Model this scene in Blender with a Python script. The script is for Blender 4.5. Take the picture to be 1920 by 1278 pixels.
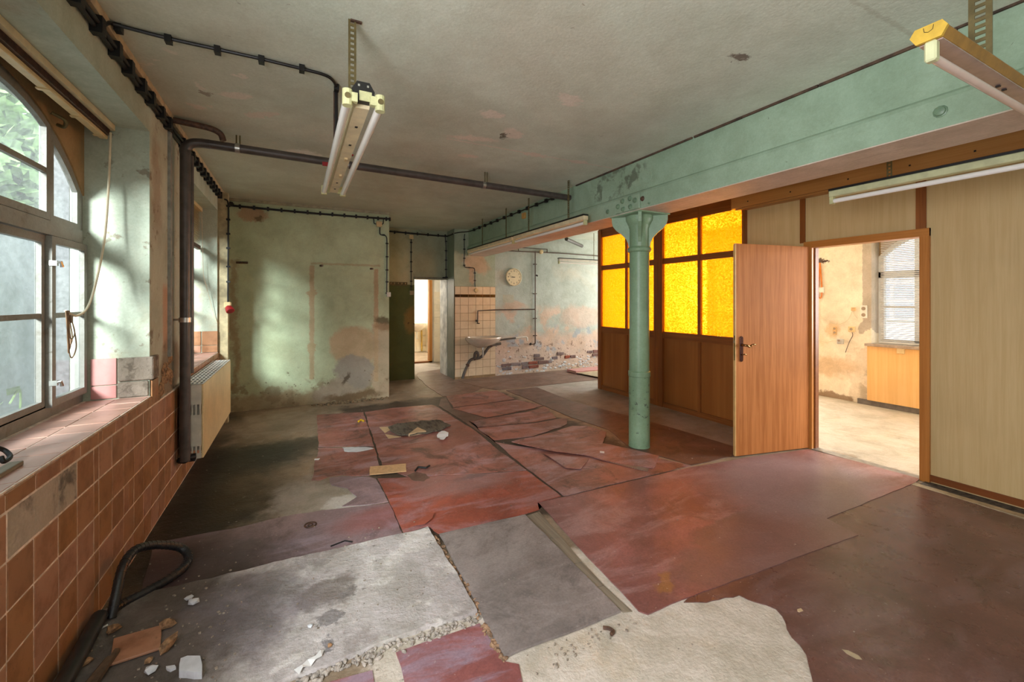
import bpy, bmesh, math, random
from mathutils import Vector, Matrix
random.seed(7)
R = math.radians
C = bpy.context.scene.collection
for o in list(bpy.data.objects):
    bpy.data.objects.remove(o)

# ------------------------------------------------------------------ camera, sky, sun, lights, exposure
H = 1.45                                   # eye height
cam_data = bpy.data.cameras.new('camera')
cam = bpy.data.objects.new('camera', cam_data); C.objects.link(cam)
cam.location = (0, 0, H)
cam.rotation_euler = (R(90), 0, -0.468)
cam_data.sensor_width = 36; cam_data.lens = 15.0
cam_data.shift_y = -0.0389
cam_data.clip_start = 0.05; cam_data.clip_end = 200
bpy.context.scene.camera = cam

scn = bpy.context.scene
scn.view_settings.view_transform = 'Standard'
scn.view_settings.look = 'None'
scn.view_settings.gamma = 1
scn.view_settings.use_curve_mapping = False
scn.view_settings.exposure = 0.32

world = bpy.data.worlds.new('sky'); scn.world = world
world.use_nodes = True
wb = world.node_tree.nodes['Background']
wb.inputs['Color'].default_value = (0.82, 0.92, 1.0, 1)
wb.inputs['Strength'].default_value = 2.3

sun = bpy.data.lights.new('sun', 'SUN'); sun.energy = 17.0; sun.angle = R(20); sun.color = (1, 0.98, 0.96)
so = bpy.data.objects.new('sun', sun); C.objects.link(so)
so.rotation_euler = Vector((0.48, 0.85, -0.40)).to_track_quat('-Z', 'Y').to_euler()
so.location = (-6, -8, 6)

def area(name, loc, aim, sx, sy, power, col=(1, 1, 1)):
    l = bpy.data.lights.new(name, 'AREA'); l.shape = 'RECTANGLE'; l.size = sx; l.size_y = sy
    l.energy = power; l.color = col
    o = bpy.data.objects.new(name, l); C.objects.link(o); o.location = loc
    o.rotation_euler = Vector(aim).to_track_quat('-Z', 'Y').to_euler()
    return o
# area lamps added out of view to light the room, some without any opening
area('fill_rear_left', (0.6, -2.5, 1.7), (0.05, 1, -0.08), 1.6, 1.5, 9, (0.93, 0.97, 1))  # rear pair: fill lamps added behind the camera to brighten the room
area('fill_rear_right', (2.6, -2.5, 1.7), (0.05, 1, -0.08), 1.2, 1.5, 4, (1, 0.95, 0.88))
area('fill_left_near', (-0.95, -0.04, 1.65), (1, 0.15, -0.1), 1.5, 1.5, 95, (0.96, 0.95, 1))  # fill lamp added in the unseen near window, brightens the foreground
area('daylight_side_room', (7.1, 0.2, 1.6), (-1, 0.25, -0.05), 1.6, 1.5, 170, (1, 0.96, 0.91))
area('fill_behind_amber', (7.12, 4.95, 1.5), (-1, -0.1, 0.0), 1.2, 1.5, 160, (1, 0.95, 0.88))  # no window here; lamp added to light the amber glass from behind
area('daylight_far_room', (7.1, 6.6, 1.7), (-1, 0.05, -0.1), 1.5, 1.6, 55, (1, 0.98, 0.95))
area('daylight_washroom', (2.4, 11.2, 2.0), (0.6, 0.3, -0.5), 0.9, 0.9, 60, (1, 0.95, 0.85))
area('daylight_corridor', (1.6, 9.0, 1.9), (1, 0.0, -0.5), 0.8, 0.8, 20, (1, 0.95, 0.88))

# ------------------------------------------------------------------ shader helpers
def lin(c):
    r = []
    for v in c[:3]:
        v = v / 255.0
        r.append(v / 12.92 if v <= 0.04045 else ((v + 0.055) / 1.055) ** 2.4)
    return (r[0], r[1], r[2], 1.0)

class G:
    def __init__(s, name):
        s.mat = bpy.data.materials.new(name); s.mat.use_nodes = True
        s.nt = s.mat.node_tree; s.nt.nodes.clear(); s.L = s.nt.links
        s._pos = None
    def n(s, t, **kw):
        nd = s.nt.nodes.new(t)
        for k, v in kw.items(): setattr(nd, k, v)
        return nd
    def put(s, sock, v):
        if isinstance(v, bpy.types.NodeSocket): s.L.new(v, sock)
        else: sock.default_value = v
    def m(s, op, a, b=0.0):
        nd = s.n('ShaderNodeMath', operation=op); s.put(nd.inputs[0], a); s.put(nd.inputs[1], b); return nd.outputs[0]
    def vm(s, op, a, b=(0, 0, 0)):
        nd = s.n('ShaderNodeVectorMath', operation=op); s.put(nd.inputs[0], a); s.put(nd.inputs[1], b); return nd
    def mix(s, f, a, b):
        nd = s.n('ShaderNodeMix', data_type='RGBA'); s.put(nd.inputs[0], f)
        s.put(nd.inputs[6], lin(a) if isinstance(a, tuple) else a); s.put(nd.inputs[7], lin(b) if isinstance(b, tuple) else b)
        return nd.outputs[2]
    def mul(s, f, a, b):
        nd = s.n('ShaderNodeMix', data_type='RGBA', blend_type='MULTIPLY'); s.put(nd.inputs[0], f)
        s.put(nd.inputs[6], a); s.put(nd.inputs[7], b); return nd.outputs[2]
    def pos(s, plane='XYZ'):
        if s._pos is None: s._pos = s.n('ShaderNodeNewGeometry').outputs['Position']
        if plane == 'XYZ': return s._pos
        sp = s.n('ShaderNodeSeparateXYZ'); s.L.new(s._pos, sp.inputs[0])
        cb = s.n('ShaderNodeCombineXYZ')
        s.L.new(sp.outputs['XYZ'.index(plane[0])], cb.inputs[0]); s.L.new(sp.outputs['XYZ'.index(plane[1])], cb.inputs[1])
        return cb.outputs[0]
    def noise(s, scale, detail=7.0, rough=0.62, vec=None, dist=0.0, col=False):
        nd = s.n('ShaderNodeTexNoise'); nd.inputs['Scale'].default_value = scale
        nd.inputs['Detail'].default_value = detail; nd.inputs['Roughness'].default_value = rough
        nd.inputs['Distortion'].default_value = dist
        s.put(nd.inputs['Vector'], vec if vec is not None else s.pos())
        return nd.outputs['Color' if col else 'Fac']
    def step(s, x, lo, hi):
        nd = s.n('ShaderNodeMapRange', interpolation_type='SMOOTHSTEP')
        s.put(nd.inputs[0], x); nd.inputs[1].default_value = lo; nd.inputs[2].default_value = hi
        if lo > hi:
            nd.inputs[1].default_value = hi; nd.inputs[2].default_value = lo
            nd.inputs[3].default_value = 1; nd.inputs[4].default_value = 0
        return nd.outputs[0]
    def scalevec(s, sc, vec=None, rot=0):
        mp = s.n('ShaderNodeMapping'); s.put(mp.inputs[0], vec if vec is not None else s.pos())
        mp.inputs['Scale'].default_value = sc; mp.inputs['Rotation'].default_value = (0, 0, rot); return mp.outputs[0]
    def warp(s, plane, amp, scale=3.0):
        p = s.pos(plane)
        c = s.noise(scale, 7, 0.68, col=True)
        d = s.vm('SUBTRACT', c, (0.5, 0.5, 0.5)).outputs[0]
        sc = s.n('ShaderNodeVectorMath', operation='SCALE'); s.L.new(d, sc.inputs[0]); sc.inputs['Scale'].default_value = amp
        r = s.vm('ADD', p, sc.outputs[0]).outputs[0]
        return s.vm('MULTIPLY', r, (1, 1, 0)).outputs[0]
    def blob(s, p, cx, cy, rx, ry, rot=0, soft=0.25):
        mp = s.n('ShaderNodeMapping', vector_type='TEXTURE'); s.L.new(p, mp.inputs[0])
        mp.inputs['Location'].default_value = (cx, cy, 0); mp.inputs['Rotation'].default_value = (0, 0, R(rot))
        mp.inputs['Scale'].default_value = (rx, ry, 1)
        ln = s.vm('LENGTH', mp.outputs[0]).outputs['Value']
        return s.step(ln, 1 + soft, 1 - soft)
    def box(s, p, x0, x1, y0, y1, soft=0.01):
        sp = s.n('ShaderNodeSeparateXYZ'); s.L.new(p, sp.inputs[0])
        a = s.step(sp.outputs[0], x0 - soft, x0 + soft); b = s.step(sp.outputs[0], x1 + soft, x1 - soft)
        c = s.step(sp.outputs[1], y0 - soft, y0 + soft); d = s.step(sp.outputs[1], y1 + soft, y1 - soft)
        return s.m('MULTIPLY', s.m('MULTIPLY', a, b), s.m('MULTIPLY', c, d))
    def out(s, color, rough=0.6, bump=None, bstr=0.3, bdist=0.01, metallic=0.0, spec=0.5, shader=None):
        o = s.n('ShaderNodeOutputMaterial')
        if shader is None:
            b = s.n('ShaderNodeBsdfPrincipled')
            s.put(b.inputs['Base Color'], lin(color) if isinstance(color, tuple) else color)
            s.put(b.inputs['Roughness'], rough); s.put(b.inputs['Metallic'], metallic)
            b.inputs['Specular IOR Level'].default_value = spec
            if bump is not None:
                bn = s.n('ShaderNodeBump'); bn.inputs['Strength'].default_value = bstr; bn.inputs['Distance'].default_value = bdist
                s.L.new(bump, bn.inputs['Height']); s.L.new(bn.outputs[0], b.inputs['Normal'])
            shader = b.outputs[0]
        s.L.new(shader, o.inputs[0])
        return s.mat

def plain(name, c, rough=0.5, metallic=0.0, var=0.12, scale=14, spec=0.5, bump=0.0):
    g = G(name)
    nz = g.noise(scale, 5, 0.6)
    d = tuple(max(0, v * (1 - var)) for v in c); l = tuple(min(255, v * (1 + var * 0.7)) for v in c)
    col = g.mix(g.step(nz, 0.3, 0.7), d, l)
    return g.out(col, rough, bump=nz if bump else None, bstr=bump, metallic=metallic, spec=spec)

def layered(name, plane, base, layers, rough=0.75, var=((-8, -8, -8), (8, 8, 8)), vscale=1.2, bump=0.25, amp=0.10, wscale=4.0, spec=0.3, fine=60, grime=0.22):
    g = G(name)
    nz = g.noise(vscale, 6, 0.6)
    a = tuple(max(0, b + v) for b, v in zip(base, var[0])); b2 = tuple(min(255, b + v) for b, v in zip(base, var[1]))
    col = g.mix(g.step(nz, 0.32, 0.68), a, b2)
    p = g.warp(plane, amp * 3.2, wscale); p2 = g.warp(plane, amp * 1.5, wscale * 4); p3 = g.warp(plane, 0.05, 16)
    hgt = g.noise(fine, 3, 0.6)
    for l in layers:
        k = l[0]
        if k == 'blob': _, cx, cy, rx, ry, rot, soft, c, op = l; mk = g.blob(p, cx, cy, rx, ry, rot, soft)
        elif k == 'fblob': _, cx, cy, rx, ry, rot, soft, c, op = l; mk = g.blob(p2, cx, cy, rx, ry, rot, soft)
        elif k == 'box': _, x0, x1, y0, y1, soft, c, op = l; mk = g.box(p, x0, x1, y0, y1, soft)
        elif k == 'fbox': _, x0, x1, y0, y1, soft, c, op = l; mk = g.box(p3, x0, x1, y0, y1, soft)
        elif k == 'nbox':            # speckled noise inside a box
            _, x0, x1, y0, y1, soft, sc, lo, hi, c, op = l
            mk = g.m('MULTIPLY', g.box(p, x0, x1, y0, y1, soft), g.step(g.noise(sc, 6, 0.62), lo, hi))
        elif k == 'noise': _, sc, lo, hi, c, op = l; mk = g.step(g.noise(sc, 6, 0.62, dist=0.4), lo, hi)
        elif k == 'streak':
            _, sv, lo, hi, c, op = l; mk = g.step(g.noise(1.0, 5, 0.6, vec=g.scalevec(sv)), lo, hi)
        col = g.mix(g.m('MULTIPLY', mk, op), col, c)
    gr = g.noise(3.5, 9, 0.74, dist=0.3); mg = g.noise(70, 4, 0.7)
    gg = g.m('ADD', g.m('MULTIPLY', g.step(gr, 0.30, 0.66), grime), 1.0 - grime * 0.82)
    gg = g.m('MULTIPLY', gg, g.m('ADD', g.m('MULTIPLY', mg, 0.36), 0.82))
    cg = g.n('ShaderNodeCombineXYZ'); g.L.new(gg, cg.inputs[0]); g.L.new(gg, cg.inputs[1]); g.L.new(g.m('POWER', gg, 1.2), cg.inputs[2])
    col = g.mul(1.0, col, cg.outputs[0])
    hb = g.m('ADD', g.m('MULTIPLY', hgt, 0.35), g.noise(9, 7, 0.65))
    return g.out(col, rough, bump=hb, bstr=bump, bdist=0.02, spec=spec)

def wood(name, c1, c2, axis='Z', rough=0.45, scale=1.0, spec=0.4):
    g = G(name)
    s_ = {'Z': (26, 26, 0.9), 'Y': (26, 0.9, 26), 'X': (0.9, 26, 26)}[axis]
    v = g.scalevec(tuple(k * scale for k in s_))
    n1 = g.noise(1.0, 6, 0.62, vec=v, dist=0.6)
    v2 = g.scalevec(tuple(k * scale * 4 for k in s_))
    n2 = g.noise(1.0, 3, 0.6, vec=v2)
    f = g.m('ADD', g.m('MULTIPLY', n1, 0.7), g.m('MULTIPLY', n2, 0.3))
    col = g.mix(g.step(f, 0.35, 0.65), c1, c2)
    big = g.noise(1.6, 3, 0.5)
    col = g.mix(g.m('MULTIPLY', g.step(big, 0.4, 0.75), 0.25), col, tuple(int(v * 0.78) for v in c1))
    return g.out(col, rough, bump=f, bstr=0.08, bdist=0.005, spec=spec)

# ------------------------------------------------------------------ mesh helpers
def wm(o):
    w = o.matrix_basis.copy()
    if o.parent: w = wm(o.parent) @ o.matrix_parent_inverse @ w
    return w
def put_parent(o, p):
    o.parent = p; o.matrix_parent_inverse = wm(p).inverted()
def tag(o, label=None, cat=None, group=None, kind=None):
    if label: o['label'] = label
    if cat: o['category'] = cat
    if group: o['group'] = group
    if kind: o['kind'] = kind
    return o
def obj(name, bm, mat, parent=None, label=None, cat=None, group=None, kind=None, smooth=False, bevel=0.0):
    if bevel:
        bmesh.ops.bevel(bm, geom=list(bm.edges), offset=bevel, segments=1, affect='EDGES')
    bmesh.ops.recalc_face_normals(bm, faces=bm.faces)
    vs = [v.co for v in bm.verts]
    mn = Vector((min(v.x for v in vs), min(v.y for v in vs), min(v.z for v in vs)))
    mx = Vector((max(v.x for v in vs), max(v.y for v in vs), max(v.z for v in vs)))
    ctr = Vector(((mn.x + mx.x) / 2, (mn.y + mx.y) / 2, mn.z))
    bmesh.ops.translate(bm, verts=bm.verts, vec=-ctr)
    me = bpy.data.meshes.new(name); bm.to_mesh(me); bm.free()
    if smooth:
        for f in me.polygons: f.use_smooth = True
        try: me.set_sharp_from_angle(angle=R(40))
        except Exception: pass
    me.materials.append(mat)
    o = bpy.data.objects.new(name, me); C.objects.link(o); o.location = ctr
    if parent: put_parent(o, parent)
    return tag(o, label, cat, group, kind)
def thing(name, label, cat, loc, group=None, kind=None):
    o = bpy.data.objects.new(name, None); C.objects.link(o); o.location = loc
    o.empty_display_size = 0.1
    return tag(o, label, cat, group, kind)
def dup(o, parent=None, delta=(0, 0, 0)):
    c = o.copy(); C.objects.link(c)
    if parent: c.parent = parent
    else: c.location = o.location + Vector(delta)
    for ch in list(o.children): dup(ch, c)
    return c
def B(): return bmesh.new()
def box(bm, x0, x1, y0, y1, z0, z1):
    vs = [bm.verts.new((x, y, z)) for x in (x0, x1) for y in (y0, y1) for z in (z0, z1)]
    for f in ((0, 1, 3, 2), (4, 6, 7, 5), (0, 4, 5, 1), (2, 3, 7, 6), (0, 2, 6, 4), (1, 5, 7, 3)):
        bm.faces.new([vs[i] for i in f])
    return vs
def bx(*a):
    bm = B(); box(bm, *a); return bm
def frame_of(d):
    d = d.normalized(); u = d.orthogonal().normalized(); return u, d.cross(u)
def tube(bm, pts, r, seg=8, caps=True):
    pts = [Vector(p) for p in pts]; rings = []
    rr = r if isinstance(r, (list, tuple)) else [r] * len(pts)
    d0 = (pts[1] - pts[0]).normalized(); u = d0.orthogonal().normalized()
    for i, p in enumerate(pts):
        if i == 0: d = pts[1] - pts[0]
        elif i == len(pts) - 1: d = pts[-1] - pts[-2]
        else: d = (pts[i + 1] - p).normalized() + (p - pts[i - 1]).normalized()
        d.normalize(); u = (u - d * u.dot(d)).normalized(); w = d.cross(u)
        rings.append([bm.verts.new(p + (u * math.cos(2 * math.pi * k / seg) + w * math.sin(2 * math.pi * k / seg)) * rr[i]) for k in range(seg)])
    for a, b in zip(rings, rings[1:]):
        for k in range(seg): bm.faces.new((a[k], a[(k + 1) % seg], b[(k + 1) % seg], b[k]))
    if caps: bm.faces.new(rings[0][::-1]); bm.faces.new(rings[-1])
def smoothpts(pts, n=5):
    pts = [Vector(p) for p in pts]; out = []
    P = [2 * pts[0] - pts[1]] + pts + [2 * pts[-1] - pts[-2]]
    for i in range(1, len(P) - 2):
        for k in range(n):
            t = k / n
            a, b, c, d = P[i - 1], P[i], P[i + 1], P[i + 2]
            out.append(0.5 * ((2 * b) + (c - a) * t + (2 * a - 5 * b + 4 * c - d) * t * t + (3 * b - a - 3 * c + d) * t ** 3))
    out.append(pts[-1]); return out
def lathe(bm, prof, axis0, seg=32, axis=(0, 0, 1)):
    ax = Vector(axis).normalized(); u, w = frame_of(ax); o0 = Vector(axis0); rings = []
    for r, h in prof:
        rings.append([bm.verts.new(o0 + ax * h + (u * math.cos(2 * math.pi * k / seg) + w * math.sin(2 * math.pi * k / seg)) * r) for k in range(seg)])
    for a, b in zip(rings, rings[1:]):
        for k in range(seg): bm.faces.new((a[k], a[(k + 1) % seg], b[(k + 1) % seg], b[k]))
    bm.faces.new(rings[0][::-1]); bm.faces.new(rings[-1])
def prism(bm, poly, z0, z1, tf=None):
    """poly: 2D points, extruded; tf maps (a, b, h) to world"""
    tf = tf or (lambda a, b, h: (a, b, h))
    lo = [bm.verts.new(tf(a, b, z0)) for a, b in poly]; hi = [bm.verts.new(tf(a, b, z1)) for a, b in poly]
    n = len(poly)
    bm.faces.new(lo[::-1]); bm.faces.new(hi)
    for i in range(n): bm.faces.new((lo[i], lo[(i + 1) % n], hi[(i + 1) % n], hi[i]))
def YZ(x):  return lambda a, b, h: (x + h, a, b)
def XZ(y):  return lambda a, b, h: (a, y + h, b)

# ------------------------------------------------------------------ materials
MINT = (172, 190, 172)
m_left = layered('left_wall_paint', 'YZ', (186, 194, 178), [
    ('box', 3.47, 4.3, -0.2, 2.75, 0.04, (192, 190, 170), 0.6),
    ('noise', 2.2, 0.55, 0.7, (160, 140, 112), 0.45),
    ('fbox', 3.74, 4.02, 1.10, 1.56, 0.03, (188, 148, 120), 0.9),
    ('blob', 3.95, 0.95, 0.30, 0.22, 20, 0.3, (124, 96, 70), 0.8),
    ('blob', 3.60, 2.2, 0.10, 0.35, 0, 0.4, (150, 118, 96), 0.5),
    ('nbox', 3.4, 4.3, 0.6, 2.7, 0.1, 9, 0.60, 0.66, (120, 96, 74), 0.7),
    ('box', 6.05, 6.7, 0.0, 1.3, 0.08, (176, 150, 116), 0.7),
    ('noise', 14, 0.66, 0.72, (142, 120, 96), 0.5)], rough=0.7, bump=0.3)
m_back = layered('back_wall_paint', 'XZ', (196, 212, 178), [
    ('noise', 0.8, 0.45, 0.75, (172, 176, 140), 0.55),
    ('box', -0.9, 1.4, -0.2, 0.20, 0.05, (170, 158, 128), 0.95),
    ('nbox', -0.9, 1.4, -0.2, 0.34, 0.06, 5, 0.48, 0.56, (150, 140, 112), 0.8),
    ('blob', 0.78, 0.78, 0.34, 0.30, -20, 0.15, (193, 172, 138), 0.95),
    ('blob', 0.62, 0.20, 0.42, 0.17, 18, 0.2, (174, 164, 146), 0.95),
    ('blob', 0.80, 0.42, 0.30, 0.22, -28, 0.12, (163, 158, 146), 0.95),
    ('box', 1.03, 1.30, 0.0, 1.12, 0.03, (186, 168, 142), 0.85),
    ('fbox', 0.165, 0.225, 0.35, 1.95, 0.012, (187, 170, 136), 0.95),
    ('fblob', 0.19, 0.80, 0.06, 0.07, 0, 0.2, (187, 172, 136), 0.95),
    ('fblob', 0.19, 1.56, 0.07, 0.05, 0, 0.2, (187, 172, 136), 0.95),
    ('fbox', 0.18, 1.12, 1.965, 1.995, 0.012, (178, 158, 120), 0.6),
    ('fbox', 1.035, 1.095, 0.25, 1.93, 0.012, (192, 170, 136), 0.95),
    ('box', -0.76, -0.68, 0.3, 2.0, 0.03, (160, 140, 108), 0.75),
    ('fblob', -0.52, 2.60, 0.17, 0.10, 0, 0.2, (186, 156, 124), 0.9),
    ('fblob', -0.45, 2.55, 0.05, 0.04, 0, 0.3, (110, 92, 64), 0.8),
    ('blob', 1.17, 1.17, 0.10, 0.06, 0, 0.4, (104, 92, 66), 0.9),
    ('blob', 1.18, 1.06, 0.10, 0.08, 0, 0.4, (150, 120, 86), 0.7),
    ('blob', 0.75, 0.06, 0.40, 0.07, 4, 0.35, (120, 98, 70), 0.9),
    ('fblob', 0.65, 0.33, 0.03, 0.10, -30, 0.4, (84, 70, 50), 0.8),
    ('nbox', -0.9, 1.3, -0.1, 0.5, 0.1, 16, 0.62, 0.68, (110, 98, 74), 0.8),
    ('noise', 22, 0.70, 0.74, (120, 112, 86), 0.5)], rough=0.62, bump=0.25, spec=0.35)
m_alcove = layered('alcove_paint', 'XZ', (176, 172, 140), [
    ('box', 1.9, 3.2, 1.75, 2.9, 0.12, (150, 160, 140), 0.7),
    ('fbox', 0.5, 2.7, -0.2, 1.755, 0.006, (86, 94, 52), 1.0),
    ('blob', 1.9, 1.1, 0.12, 0.22, 0, 0.3, (140, 112, 60), 0.75),
    ('nbox', 1.5, 2.1, 0.5, 1.2, 0.1, 6, 0.60, 0.64, (48, 38, 28), 0.8),
    ('noise', 5, 0.62, 0.74, (96, 86, 56), 0.4)], rough=0.5, bump=0.2)
m_pier = layered('pier_paint', 'XZ', (176, 186, 162), [
    ('blob', 3.05, 2.15, 0.28, 0.16, -20, 0.3, (206, 168, 134), 0.7),
    ('blob', 2.95, 1.95, 0.04, 0.22, 5, 0.3, (214, 184, 156), 0.7),
    ('noise', 6, 0.6, 0.75, (170, 160, 128), 0.4)], rough=0.6)
m_gloss_green = layered('pier_side_gloss_paint', 'YZ', (132, 146, 128), [
    ('fbox', 7.0, 9.0, -0.2, 1.86, 0.01, (70, 82, 72), 0.9),
    ('noise', 7, 0.6, 0.7, (60, 66, 56), 0.5)], rough=0.28, bump=0.5, spec=0.6)
m_clock = layered('clock_wall_paint', 'XZ', (186, 194, 184), [
    ('noise', 0.9, 0.5, 0.7, (206, 196, 176), 0.6),
    ('box', 3.0, 8.0, -0.2, 0.78, 0.10, (214, 192, 176), 0.95),
    ('nbox', 3.4, 8.0, 0.5, 1.30, 0.12, 2.2, 0.46, 0.58, (218, 190, 168), 0.9),
    ('nbox', 3.4, 8.0, 0.35, 0.95, 0.12, 3.2, 0.54, 0.62, (166, 178, 190), 0.75),
    ('blob', 5.5, 1.10, 0.55, 0.22, 0, 0.2, (206, 186, 170), 0.8),
    ('blob', 3.85, 1.36, 0.22, 0.10, 0, 0.3, (214, 180, 154), 0.7),
    ('fbox', 3.62, 3.86, 1.42, 1.58, 0.01, (196, 190, 166), 0.7),
    ('nbox', 3.4, 8.0, -0.1, 0.62, 0.1, 14, 0.56, 0.62, (120, 92, 76), 0.75),
    ('noise', 18, 0.67, 0.72, (150, 140, 124), 0.5)], rough=0.75, bump=0.45)
m_ceiling = layered('ceiling_paint', 'XY', (208, 216, 200), [
    ('noise', 0.5, 0.4, 0.7, (188, 182, 164), 0.65),
    ('fblob', 0.06, 4.35, 0.16, 0.14, 0, 0.2, (236, 234, 224), 1.0),
    ('fblob', 0.03, 4.35, 0.04, 0.04, 0, 0.3, (196, 170, 150), 0.8),
    ('fblob', -0.35, 3.30, 0.09, 0.05, -25, 0.2, (218, 206, 192), 0.9),
    ('fblob', -0.22, 3.55, 0.12, 0.05, -35, 0.2, (218, 206, 192), 0.9),
    ('fblob', -0.52, 3.35, 0.04, 0.03, 0, 0.2, (150, 138, 124), 0.9),
    ('fblob', -0.62, 3.6, 0.06, 0.03, 30, 0.2, (218, 206, 192), 0.9),
    ('fblob', -0.30, 3.0, 0.05, 0.025, 0, 0.2, (218, 206, 192), 0.9),
    ('nbox', -0.8, 0.2, 2.8, 4.2, 0.25, 7, 0.63, 0.66, (218, 206, 192), 0.85),
    ('fblob', 1.62, 2.36, 0.10, 0.07, 20, 0.2, (224, 212, 198), 0.9),
    ('fblob', 1.25, 2.80, 0.09, 0.06, 0, 0.2, (224, 212, 198), 0.9),
    ('fblob', 1.55, 3.05, 0.11, 0.07, 40, 0.2, (224, 212, 198), 0.9),
    ('fblob', 1.50, 3.12, 0.07, 0.02, 70, 0.3, (96, 84, 70), 0.9),
    ('fblob', 1.30, 3.28, 0.20, 0.045, -12, 0.3, (224, 212, 198), 0.9),
    ('fblob', 1.43, 3.70, 0.09, 0.05, 0, 0.2, (224, 212, 198), 0.85),
    ('fbox', 1.1, 2.88, 3.375, 3.395, 0.006, (224, 212, 198), 0.8),
    ('fblob', 1.95, 3.40, 0.13, 0.04, 0, 0.2, (224, 212, 198), 0.9),
    ('fblob', 2.42, 3.38, 0.10, 0.04, 0, 0.2, (224, 212, 198), 0.9),
    ('fblob', 2.18, 1.53, 0.05, 0.03, 0, 0.3, (110, 96, 84), 0.9),
    ('nbox', 0.6, 2.8, 3.4, 6.0, 0.3, 4.5, 0.67, 0.70, (224, 212, 198), 0.8),
    ('fbox', 0.75, 2.88, 1.00, 1.02, 0.006, (186, 186, 168), 0.5),
    ('noise', 16, 0.70, 0.73, (130, 120, 104), 0.6)], rough=0.8, bump=0.14, amp=0.12, wscale=5, grime=0.12)
m_floor = layered('floor_screed', 'XY', (158, 138, 116), [
    ('noise', 1.3, 0.45, 0.7, (120, 108, 92), 0.7),
    ('noise', 4.0, 0.5, 0.7, (172, 160, 146), 0.55),
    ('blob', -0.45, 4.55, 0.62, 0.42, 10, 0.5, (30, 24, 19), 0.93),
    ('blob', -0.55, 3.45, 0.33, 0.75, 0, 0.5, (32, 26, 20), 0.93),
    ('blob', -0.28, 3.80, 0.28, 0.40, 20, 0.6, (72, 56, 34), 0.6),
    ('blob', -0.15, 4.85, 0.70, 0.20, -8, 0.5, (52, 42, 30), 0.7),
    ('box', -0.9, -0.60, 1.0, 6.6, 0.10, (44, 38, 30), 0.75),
    ('blob', 0.02, 3.45, 0.20, 0.38, 0, 0.5, (186, 178, 170), 0.7),  # lit area of the screed put into its colour
    ('blob', 0.22, 3.35, 0.24, 0.30, 0, 0.3, (186, 176, 162), 0.8),
    ('fblob', 0.32, 3.22, 0.16, 0.20, 0, 0.15, (214, 208, 200), 0.9),
    ('blob', 0.30, 5.7, 1.2, 0.45, -10, 0.4, (168, 150, 132), 0.6),
    ('blob', 3.9, 4.6, 0.5, 1.9, 0, 0.4, (140, 132, 124), 0.8),
    ('blob', 4.2, 6.2, 0.7, 0.7, 0, 0.4, (184, 178, 172), 0.8),
    ('box', 0.52, 2.95, 2.45, 6.25, 0.10, (58, 46, 38), 0.9),
    ('blob', 1.15, 1.42, 0.95, 0.62, -6, 0.1, (214, 203, 190), 1.0),
    ('nbox', 0.4, 2.4, 0.8, 2.0, 0.2, 3.0, 0.52, 0.66, (214, 194, 166), 0.4),
    ('box', 4.62, 7.2, -2, 5.6, 0.05, (184, 170, 152), 0.9),
    ('nbox', 4.7, 7.2, 1.2, 4.2, 0.2, 2.5, 0.5, 0.66, (184, 166, 142), 0.6),
    ('box', 1.8, 2.8, 8.4, 10.0, 0.1, (206, 192, 180), 0.8),
    ('noise', 30, 0.66, 0.70, (206, 198, 186), 0.55),
    ('noise', 24, 0.67, 0.72, (66, 56, 46), 0.6)], rough=0.55, bump=0.5, amp=0.22, wscale=3.0, spec=0.4, grime=0.36)
m_spandrel = layered('window_spandrel', 'YZ', (166, 136, 96), [('noise', 3, 0.5, 0.7, (130, 102, 70), 0.6)], rough=0.7)
m_white_plaster = layered('side_room_plaster', 'YZ', (236, 222, 200), [
    ('noise', 1.4, 0.5, 0.68, (236, 206, 166), 0.6),
    ('fbox', 3.02, 3.165, 1.15, 2.9, 0.008, (178, 164, 150), 0.9),
    ('blob', 3.11, 1.12, 0.11, 0.10, -30, 0.1, (178, 164, 150), 0.9),
    ('box', 3.02, 3.34, -0.1, 0.80, 0.01, (210, 192, 166), 0.6),
    ('blob', 3.10, 0.30, 0.08, 0.26, 10, 0.35, (150, 132, 104), 0.5),
    ('nbox', 3.02, 3.36, 0.0, 0.85, 0.05, 5, 0.5, 0.58, (232, 218, 196), 0.8),
    ('blob', 3.62, 0.45, 0.40, 0.14, -6, 0.35, (212, 176, 136), 0.7),
    ('blob', 3.56, 1.02, 0.10, 0.11, 0, 0.3, (216, 178, 132), 0.7),
    ('box', 3.3, 5.5, -0.1, 0.07, 0.02, (128, 96, 66), 0.8),
    ('fblob', 3.69, 2.06, 0.07, 0.035, 10, 0.25, (70, 44, 30), 0.95),
    ('fblob', 3.64, 2.05, 0.05, 0.02, 10, 0.25, (70, 44, 30), 0.95),
    ('noise', 16, 0.70, 0.74, (170, 140, 106), 0.6)], rough=0.7, bump=0.2)
m_plain_plaster = plain('pale_plaster', (226, 216, 198), 0.75, var=0.06, scale=3)
m_ext = layered('neighbour_wall_render', 'YZ', (168, 170, 170), [('noise', 1.2, 0.45, 0.7, (150, 152, 150), 0.7)], rough=0.9, bump=0.4)
m_ground = plain('yard_ground', (120, 116, 104), 0.9, var=0.25, scale=3)
m_beam = layered('beam_mint_paint', 'YZ', (148, 172, 148), [
    ('noise', 1.5, 0.5, 0.72, (156, 174, 150), 0.6),
    ('nbox', 3.0, 3.75, 2.50, 2.78, 0.08, 7, 0.47, 0.58, (86, 92, 76), 0.75),
    ('noise', 20, 0.69, 0.73, (100, 110, 92), 0.6)], rough=0.42, bump=0.12, spec=0.45)
m_soffit = layered('beam_soffit_paint', 'XY', (206, 190, 176), [('streak', (60, 1.2, 1), 0.58, 0.66, (170, 150, 136), 0.5)], rough=0.6)
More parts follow.
